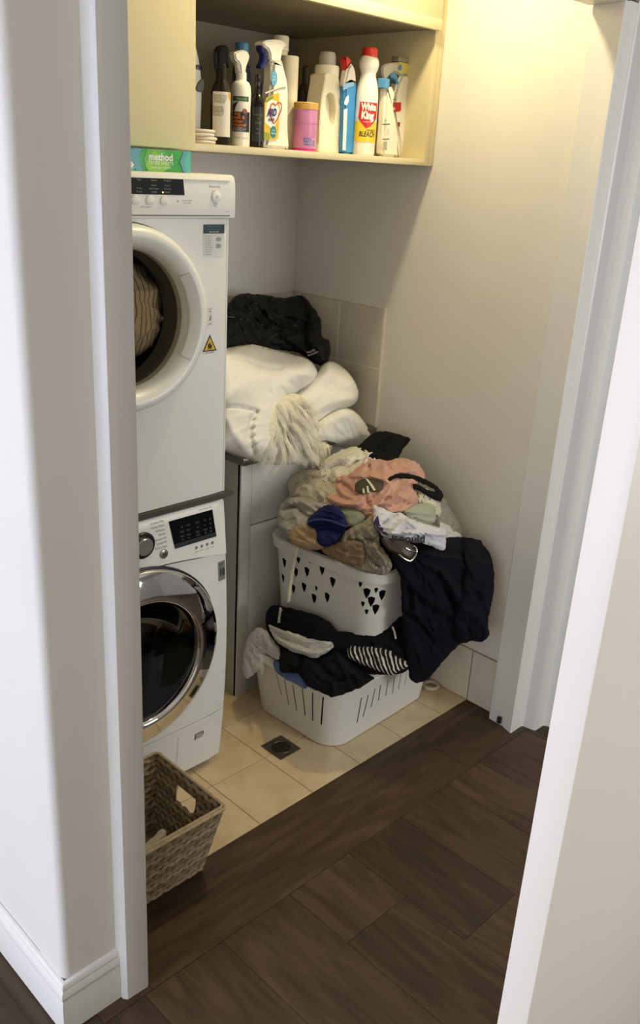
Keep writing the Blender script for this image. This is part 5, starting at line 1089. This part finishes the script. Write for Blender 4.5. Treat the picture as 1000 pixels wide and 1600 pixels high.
cloth('pink_top', A_([(238, 302), (262, 272), (290, 240), (310, 200), (380, 180), (440, 122), (470, 90), (520, 102), (560, 95), (590, 108), (640, 92), (700, 95), (765, 128), (798, 180), (790, 220), (760, 240), (755, 290), (765, 330), (740, 368), (680, 395), (610, 400), (540, 385), (520, 440), (490, 430), (455, 405), (400, 375), (330, 375), (270, 345)]), UP, fabric('peach_pink', '#c59a8a', .9, var=.05), 'peach pink top spread crumpled across the middle of the pile', 'top', off=.025, T=.022, w=9, amp=.028, scale=26, ang=-25, stretch=2.2, seed=38, octs=3, step=2.0,
      folds=[(A_([(300, 235), (330, 230), (370, 260), (400, 300)]), 3, -.016), (A_([(250, 310), (340, 345), (420, 350), (460, 300)]), 4, .014), (A_([(470, 95), (490, 150), (480, 200)]), 3.2, -.014), (A_([(590, 110), (600, 150), (660, 180), (760, 190)]), 3.5, -.014), (A_([(460, 300), (490, 360), (500, 430)]), 3, -.012), (A_([(380, 180), (430, 190), (500, 190), (570, 215)]), 4, .016), (A_([(560, 290), (640, 300), (740, 330)]), 6, .010), (A_([(310, 210), (330, 280), (400, 310)]), 3.5, .014)])
cloth('khaki_sock', A_([(408, 255), (425, 215), (470, 203), (520, 203), (560, 222), (568, 262), (525, 282), (480, 282), (440, 288), (415, 280)]), UP, fabric('khaki_knit', '#4b4a3c', .95, var=.15), 'dark khaki sock ball with two white stripes on the pink top', 'sock', off=.055, T=.022, w=14, amp=.006, scale=12, seed=39)
KS = bpy.data.objects['khaki_sock']
for P in ([(468, 206), (480, 207), (508, 240), (526, 270), (514, 274), (492, 240)], [(474, 248), (484, 246), (490, 284), (478, 284)], [(452, 262), (460, 260), (466, 288), (452, 286)]): deco_patch('white_stripe', A_(P), UP, .0795, mat('sock_white', '#cfccbe', .9), KS)
cloth('cream_lace_top', A_([(735, 250), (790, 250), (860, 290), (880, 330), (895, 385), (880, 422), (850, 405), (832, 370), (780, 350), (752, 330), (760, 290)]), UP, fabric('cream_lace', '#cbc4ac', .95, var=.15, bump=.6, bscale=300), 'cream ruffled lace below the black strap', 'top', off=.022, T=.018, w=8, amp=.02, scale=6, ang=60, stretch=1.6, seed=40, step=2.2)
cloth('black_strap', A_([(590, 208), (640, 178), (720, 182), (800, 208), (868, 250), (902, 300), (885, 335), (840, 318), (795, 288), (735, 262), (740, 232), (790, 255), (850, 280), (855, 268), (800, 240), (720, 212), (640, 205), (602, 222)]), UP, BLKF, 'black looped strap lying on the pink top', 'strap', off=.048, T=.012, w=5, amp=.004, scale=14, seed=41, step=2.2)
cloth('sage_towel', A_([(678, 392), (720, 362), (765, 345), (840, 345), (862, 395), (852, 452), (800, 448), (740, 430), (700, 412)]), UP, fabric('sage_green', '#a3a792', .95, var=.04, bump=.4, bscale=400), 'pale sage green folded towel under the white tee shirt', 'towel', off=.04, T=.016, w=7, amp=.006, scale=18, ang=8, seed=42, step=2.4, folds=[(A_([(690, 405), (760, 412), (852, 425)]), 2.5, -.008)])
cloth('sage_cloth', K_([(285, 362), (350, 352), (395, 388), (375, 425), (320, 430), (300, 400)]), UP, fabric('sage_grey', '#8f9684', .95, var=.05), 'small grey green cloth right of the blue underpants', 'cloth', off=.036, T=.014, w=9, amp=.008, scale=12, seed=43)
cloth('grey_tee_shirt', K_([(285, 490), (318, 445), (370, 418), (420, 390), (452, 440), (455, 490), (470, 540), (490, 575), (470, 590), (420, 585), (370, 575), (300, 530), (255, 505)]), UP, fabric('grey_beige', '#918a79', .95, var=.06), 'grey beige tee shirt hanging over the rim under the white tee', 'tee shirt', off=.045, T=.022, w=10, amp=.026, scale=14, ang=60, stretch=2.4, seed=44, octs=4, step=2.2, folds=[(K_([(330, 480), (380, 490), (440, 480)]), 3, -.014), (K_([(385, 500), (400, 540), (430, 560), (470, 575)]), 3, -.014), (K_([(430, 500), (450, 540), (480, 570)]), 3.5, .012)])
cloth('brown_cloth', K_([(225, 512), (300, 490), (370, 488), (396, 530), (392, 585), (340, 588), (280, 568), (228, 540)]), UP, fabric('brown_cotton', '#7b6650', .95, var=.08), 'brown cloth tucked along the rim below the blue underpants', 'cloth', off=.066, T=.014, w=9, amp=.012, scale=10, ang=20, seed=45, step=2.4)
cloth('underpants', K_([(155, 412), (185, 372), (235, 340), (285, 350), (312, 390), (322, 428), (302, 462), (272, 500), (230, 512), (200, 492), (195, 452), (176, 430)]), UP, fabric('royal_blue', '#1e2250', .9, var=.1), 'royal blue underpants crumpled over the basket rim', 'underpants', off=.072, T=.018, w=8, amp=.016, scale=10, ang=15, seed=46, step=2.2, folds=[(K_([(165, 410), (220, 405), (280, 420), (320, 428)]), 3, .010), (K_([(190, 435), (240, 428), (300, 440)]), 5, -.03), (K_([(205, 470), (230, 495), (270, 480)]), 4, .010)])
UPN = bpy.data.objects['underpants']
ribbon('waistband', [(480, 816), (495, 812), (512, 813), (528, 818), (541, 823)], UP, .102, .003, fabric('band_blue', '#3a4677', .9), None, None, parent=UPN)
cloth('navy_jacket', Z(560, 820, .23, [(130, 70), (200, 130), (270, 200), (330, 190), (420, 160), (560, 120), (620, 85), (720, 85), (800, 100), (850, 140), (860, 400), (860, 650), (800, 700), (700, 800), (640, 860), (540, 970), (480, 1040), (400, 1075), (352, 1045), (340, 980), (312, 870), (300, 650), (290, 480), (285, 350), (230, 270), (160, 150)]), rbf([(592, 842, 2.62), (625, 870, 2.58), (625, 930, 2.62), (640, 1000, 2.74), (650, 1063, 2.86), (690, 1010, 2.86), (720, 840, 2.86), (690, 850, 2.72), (700, 930, 2.76), (750, 870, 2.90), (752, 980, 2.93), (660, 920, 2.66)]), NAVY, 'big navy jacket draped down the right side of both baskets', 'jacket', off=.0, T=.03, w=14, amp=.022, scale=26, ang=55, stretch=2.6, seed=47, octs=4, step=3,
      folds=[(Z(560, 820, .23, [(430, 250), (560, 320), (640, 420), (680, 500)]), 6, .02), (Z(560, 820, .23, [(350, 440), (450, 540), (520, 600), (620, 640)]), 5, -.02), (Z(560, 820, .23, [(340, 430), (350, 500), (355, 570)]), 4, -.018), (Z(560, 820, .23, [(310, 600), (430, 690), (500, 800)]), 5, -.016), (Z(560, 820, .23, [(420, 190), (540, 215), (690, 235)]), 4, .018), (Z(560, 820, .23, [(540, 340), (600, 440), (650, 560)]), 5, -.018)])
NJ = bpy.data.objects['navy_jacket']
cloth('sleeve', Z(560, 820, .23, [(720, 92), (800, 100), (860, 150), (902, 220), (922, 330), (916, 480), (880, 650), (888, 745), (840, 795), (770, 790), (700, 802), (650, 740), (645, 640), (690, 480), (715, 300), (690, 160)]), rbf([(725, 850, 2.83), (765, 880, 2.86), (770, 930, 2.88), (765, 1000, 2.91), (720, 1000, 2.86), (715, 960, 2.80), (730, 890, 2.80)]), NAVY, parent=NJ, T=.04, w=18, amp=.016, scale=22, ang=80, stretch=3, seed=48, octs=4, folds=[(Z(560, 820, .23, [(680, 650), (760, 665), (880, 660)]), 3, -.012), (Z(560, 820, .23, [(800, 470), (840, 560), (870, 640)]), 5, -.014), (Z(560, 820, .23, [(740, 700), (760, 760), (750, 790)]), 3, -.012), (Z(560, 820, .23, [(830, 690), (840, 740), (820, 790)]), 3, -.012)])
T_ = lambda P: Z(560, 780, .18, P)
cloth('tee_shirt', T_([(130, 62), (165, 58), (240, 90), (300, 118), (360, 115), (420, 150), (520, 195), (640, 235), (745, 258), (762, 340), (745, 440), (690, 430), (620, 402), (580, 385), (520, 378), (440, 365), (380, 350), (300, 345), (220, 325), (170, 260), (132, 200)]), UP, fabric('white_jersey', '#cfced3', .85, var=.02, bump=.12), 'white tee shirt with black lettering and purple edge folded over the belt', 'tee shirt', off=.068, T=.018, w=8, amp=.020, scale=20, ang=22, stretch=2.6, seed=49, octs=3, step=2.0,
      folds=[(T_([(270, 310), (340, 240), (430, 180)]), 3.0, .014), (T_([(210, 220), (280, 160), (330, 140)]), 3.0, -.012), (T_([(300, 300), (450, 285), (600, 300), (740, 310)]), 3.6, .016), (T_([(220, 315), (330, 325), (480, 325), (640, 335), (740, 335)]), 2.6, -.012), (T_([(430, 185), (520, 250), (640, 290)]), 4, .008)])
TS = bpy.data.objects['tee_shirt']
deco_patch('purple_print', T_([(130, 205), (150, 165), (170, 140), (185, 215), (225, 270), (262, 315), (215, 300), (165, 250)]), UP, .0885, fabric('purple_print', '#3d2c52', .85), TS)
bm = B()
def twarp(X, Y): return X, Y+6.0*(1-((X-640)/42)**2)*.6
ptxt(bm, 'lsoould', 638, 839, 18, UP, .093, 2, sx=1.0, bold=.55, warp=twarp); obj('shirt_lettering', bm, mat('shirt_black', '#1b1a1d', .7), TS)
cloth('sleeve', [(540, 856), (556, 848), (568, 842), (586, 848), (602, 862), (612, 882), (604, 898), (578, 895), (552, 886)], UP, fabric('grey_beige', '#918a79'), parent=bpy.data.objects['grey_tee_shirt'], off=.05, T=.016, w=8, amp=.016, scale=8, ang=60, stretch=2.4, seed=52, step=2.2, folds=[([(566, 846), (572, 866), (592, 884)], 2.5, -.012), ([(580, 850), (592, 864), (602, 880)], 2.5, .010)])
# belt with buckle
bl = cloth('leather_belt', Z(560, 820, .23, [(150, 75), (200, 90), (260, 102), (330, 112), (372, 140), (392, 180), (385, 212), (345, 238), (300, 215), (240, 190), (190, 160)]), UP, mat('brown_leather', '#33241a', .45, var=.2, vscale=60, bump=.2, bscale=150), 'dark brown leather belt with silver buckle below the white tee shirt', 'belt', off=.095, T=.006, w=5, amp=.002, scale=20, seed=50, step=2.5)
bk_pts = Z(560, 820, .23, [(372, 142), (392, 158), (396, 185), (385, 215), (362, 240), (340, 244), (305, 225), (272, 200)])
ribbon('buckle', bk_pts, UP, .104, .0026, mat('buckle_silver', '#b7b4ac', .22, 1), None, None, parent=bl); ribbon('buckle_prong', Z(560, 820, .23, [(320, 155), (350, 172), (388, 184)]), UP, .106, .0016, mat('buckle_silver', '#b7b4ac', .22, 1), None, None, parent=bl)
ribbon('drawstring', [(467, 845), (466, 852), (461, 870), (457, 890), (453.5, 912), (451.5, 930), (450, 939)], rbf([(467, 845, 2.69), (461, 870, 2.715), (457, 890, 2.735), (453, 912, 2.755), (450, 939, 2.79), (480, 890, 2.70), (430, 890, 2.78)]), .012, .0066, fabric('cord_cream', '#cfc9b6', .9), 'cream flat drawstring hanging down outside the upper basket', 'cord')

# ================================================================== WOVEN BASKET
SEA = [mat('seagrass_a', '#97866c', .85, var=.25, vscale=60), mat('seagrass_b', '#877559', .85, var=.25, vscale=60), mat('seagrass_c', '#a59578', .85, var=.2, vscale=60)]
wk = thing('woven_basket', 'square woven seagrass basket with cut-out handle, half behind the door frame', 'basket', (-1.318, .065, 0))
WT = dict(x0=-1.476, x1=-1.153, y0=-.079, y1=.205); WB_ = dict(x0=-1.452, x1=-1.187, y0=-.032, y1=.170); WH = .218
def wl_(k, z): t = z/WH; return WB_[k]+(WT[k]-WB_[k])*t
def wside(side, s, z, o=0):
    """point on a side wall: s 0..1 along it, o outwards"""
    x0, x1, y0, y1 = (wl_(k, z) for k in ('x0', 'x1', 'y0', 'y1'))
    if side == 'front': return (x0+(x1-x0)*s, y0-o, z)
    if side == 'right': return (x1+o, y0+(y1-y0)*s, z)
    if side == 'back': return (x1+(x0-x1)*s, y1+o, z)
    return (x0-o, y1+(y0-y1)*s, z)
hole_z = (.128, .176); hole_s = (.34, .66)
ROWS = 13; rh = (WH-.010)/ROWS
for side in ('front', 'right', 'back', 'left'):
    Lw = .29; n = 15
    for r_ in range(ROWS):
        z = .004+rh*(r_+.5); bm = B(); bm2 = B()
        for k in range(n):
            s0 = k/n; s1 = (k+1)/n; sc = (s0+s1)/2
            if side in ('right', 'left') and hole_z[0] < z < hole_z[1] and hole_s[0] < sc < hole_s[1]: continue
            up_ = 1 if (k+r_) % 2 else -1; jit = random.uniform(-.0012, .0012); h_ = rh*.62
            ring = []; tb_ = bm2 if (side in ('right', 'left') and hole_z[0] < z < hole_z[1] and sc > .5) else bm
            # plump twisted strand: 6 x 3 grid closed on both faces
            for a, wdt in ((-.12, .35), (.12, .85), (.5, 1.0), (.88, .85), (1.12, .35)):
                s = s0+(s1-s0)*a; zc = z+jit+up_*rh*.28*(a-.5)*1.6; th_ = .0058*wdt+.001*random.random()
                ring.append([tb_.verts.new(wside(side, min(1.01, max(-.01, s)), max(.001, zc+h_*wdt*.95), 0)), tb_.verts.new(wside(side, min(1.01, max(-.01, s)), max(.001, zc), th_)), tb_.verts.new(wside(side, min(1.01, max(-.01, s)), max(.0005, zc-h_*wdt*.95), 0)), tb_.verts.new(wside(side, min(1.01, max(-.01, s)), max(.001, zc), -th_))])
            for A, C_ in zip(ring[:-1], ring[1:]):
                for q in range(4): tb_.faces.new((A[q], A[(q+1) % 4], C_[(q+1) % 4], C_[q]))
            tb_.faces.new(ring[0]); tb_.faces.new(ring[-1])
        for q_ in (bm, bm2):
            if len(q_.faces): obj('woven_row', q_, SEA[(r_*7+len(side)) % 3], wk, smooth=60)
            else: q_.free()
for side in ('front', 'right', 'back', 'left'):
    rects = [(0, 1, .003, WH-.002)] if side in ('front', 'back') else [(0, 1, .003, hole_z[0]-.003), (0, 1, hole_z[1]+.003, WH-.002), (0, hole_s[0], hole_z[0]-.003, hole_z[1]+.003), (hole_s[1], 1, hole_z[0]-.003, hole_z[1]+.003)]
    bm = B()
    for s0, s1, z0, z1 in rects:
        q = [[bm.verts.new(wside(side, s_, z_, o_)) for s_, z_ in ((s0, z0), (s1, z0), (s1, z1), (s0, z1))] for o_ in (.0008, -.0008)]
        bm.faces.new(q[0]); bm.faces.new(q[1][::-1])
        for i in range(4): bm.faces.new((q[0][i], q[0][(i+1) % 4], q[1][(i+1) % 4], q[1][i]))
    bmesh.ops.remove_doubles(bm, verts=bm.verts, dist=1e-5)
    obj('side_backing', bm, mat('seagrass_dark', '#6c5b45', .9, var=.2, vscale=60), wk, smooth=0)
bm = B()
c4 = [(WB_[a], WB_[b]) for a, b in (('x0', 'y0'), ('x1', 'y0'), ('x1', 'y1'), ('x0', 'y1'))]
vprism(bm, c4, .001, .006); obj('basket_floor', bm, SEA[1], wk)
rimp = [(WT['x0'], WT['y0']), (WT['x1'], WT['y0']), (WT['x1'], WT['y1']), (WT['x0'], WT['y1'])]
RP = []
for i in range(4):
    a, b = Vector(rimp[i]), Vector(rimp[(i+1) % 4])
    RP += [tuple(a.lerp(b, t))+(WH+.001,) for t in (.03, .25, .5, .75, .97)]
for off_, dz in ((0, 0), (.0045, -.005)):
    bm = B(); cxm, cym = -1.315, .063
    tube(bm, [(x+(off_ if x > cxm else -off_), y+(off_ if y > cym else -off_), z+dz) for x, y, z in RP], .0042, 8, True); obj('rim_cord', bm, mat('seagrass_rim', '#b5a180', .8, var=.15, vscale=80), wk)
hz = []
zt = [(hole_s[0], hole_z[0]-.004), (hole_s[1], hole_z[0]-.004), (hole_s[1], hole_z[1]+.004), (hole_s[0], hole_z[1]+.004)]
for side in ('right', 'left'):
    bm = B(); tube(bm, [wside(side, s, z) for s, z in zt], .0045, 6, True); obj('handle_edge', bm, SEA[0], wk)
WKD = rbf([(228, 1326, dist_z(228, 1326, .12)), (241, 1306, dist_z(241, 1306, .12)), (257, 1297, dist_z(257, 1297, .12)), (215, 1330, dist_z(215, 1330, .12)), (235, 1345, dist_z(235, 1345, .11))])
cloth('white_sock', [(212, 1335), (228, 1318), (241, 1306), (250, 1296), (257, 1297), (260, 1305), (252, 1318), (236, 1330), (222, 1345)], WKD, fabric('sock_grey_white', '#b9b4a6', .95), 'grey white sock lying in the woven basket', 'sock', T=.018, w=10, amp=.006, scale=12, seed=61)

# ================================================================== FLOOR DRAIN, HOSE RING
dg_ = thing('floor_drain', 'square metal floor drain with round slotted grate in the tiles', 'drain', (-.681, .216, .0004))
bm = plate_with_hole([(-.724, .170), (-.638, .170), (-.638, .262), (-.724, .262)], circ(-.681, .216, .032, 32), 0, .002, .0004)
for v in bm.verts: v.co = Vector((v.co.x, v.co.z, .0006+v.co.y))
obj('frame', bm, mat('drain_steel', '#6d675a', .4, .8, var=.15), dg_)
bm = B(); lathe(bm, [(.0318, .0004), (.0318, .0006)], 32, c=(-.681, .216, 0)); obj('drain_hole', bm, mat('drain_dark', '#0c0b0a', .9), dg_)
for k in range(-3, 4):
    x = -.681+k*.0088; hl = math.sqrt(max(0, .031**2-(k*.0088)**2)); obj('grate_bar', mbox(x-.0024, x+.0024, .216-hl, .216+hl, .0008, .0022, bev=.0004, seg=1), mat('grate_steel', '#5b564b', .4, .8), dg_)
bm = B(); tube(bm, [(-.681+.0305*math.cos(a), .216+.0305*math.sin(a), .0018) for a in np.linspace(0, 2*PI, 32, endpoint=False)], .0022, 6, True); obj('grate_ring', bm, mat('grate_steel', '#5b564b', .4, .8), dg_)
bm = B(); tube(bm, [(-.040+.024*math.cos(a), .128+.024*math.sin(a), .0075) for a in np.linspace(0, 2*PI, 28, endpoint=False)], .0072, 10, True)
obj('hose_ring', bm, mat('ring_cream', '#cfc6b2', .5), label='cream plastic ring on the floor by the skirting tiles', cat='ring', origin=(-.04, .128, 0))

# ================================================================== BEDDING INSIDE THE DRYER
bm = B(); bmesh.ops.create_icosphere(bm, subdivisions=5, radius=1)
P = np.array([v.co[:] for v in bm.verts]); th_ = np.arctan2(P[:, 2], P[:, 0])
nz_ = .16*(ridged(P[:, 0]*2.2+3, P[:, 2]*2.2+P[:, 1], 3, 4)-.5)
for v, p, q in zip(bm.verts, P, nz_): v.co = Vector((-1.098, DF+.165, 1.352))+Vector((p[0]*.135*(1+q), p[1]*.135*(1+q*1.2), p[2]*.128*(1+q)))
obj('bedding', bm, stripes('striped_bedding', '#94795c', '#dccbae', 24, angle=20, distort=7, pos=.12, soft=.05, bump=.2, coords='Object'), label='beige striped bedding seen through the dryer door', cat='bedding', origin=(-1.098, DF+.165, 1.22), smooth=75)

# ================================================================== LAUNDRY INSIDE THE BASKETS (seen through holes and slots)
def filling(bk, name, label, top, m, seed):
    bm = B(); nu, nv = 72, 10; rows = []
    for j in range(nv+1):
        v = .05+(top-.05)*j/nv; us = np.linspace(0, 1, nu, endpoint=False)
        o = -.016-.012*np.array([abs(pnoise(np.array([u*14]), np.array([v*4.0]), seed)[0]) for u in us]); W = bk.pt(us, np.full(nu, v), o); rows.append([bm.verts.new(p) for p in W])
    for a_, b_ in zip(rows[:-1], rows[1:]):
        for i in range(nu): bm.faces.new((a_[i], a_[(i+1) % nu], b_[(i+1) % nu], b_[i]))
    bm.faces.new(rows[0]); bm.faces.new(rows[-1])
    c = bk.c; return obj(name, bm, m, label=label, cat='clothes', origin=tuple(c), smooth=70)
filling(UB, 'clothes_bundle', 'dark clothes packed inside the upper basket, seen through its holes', .84, BLKF, 3)
filling(LB, 'clothes_bundle', 'dark clothes packed inside the lower basket, seen through its slots', .86, BLKF, 9)
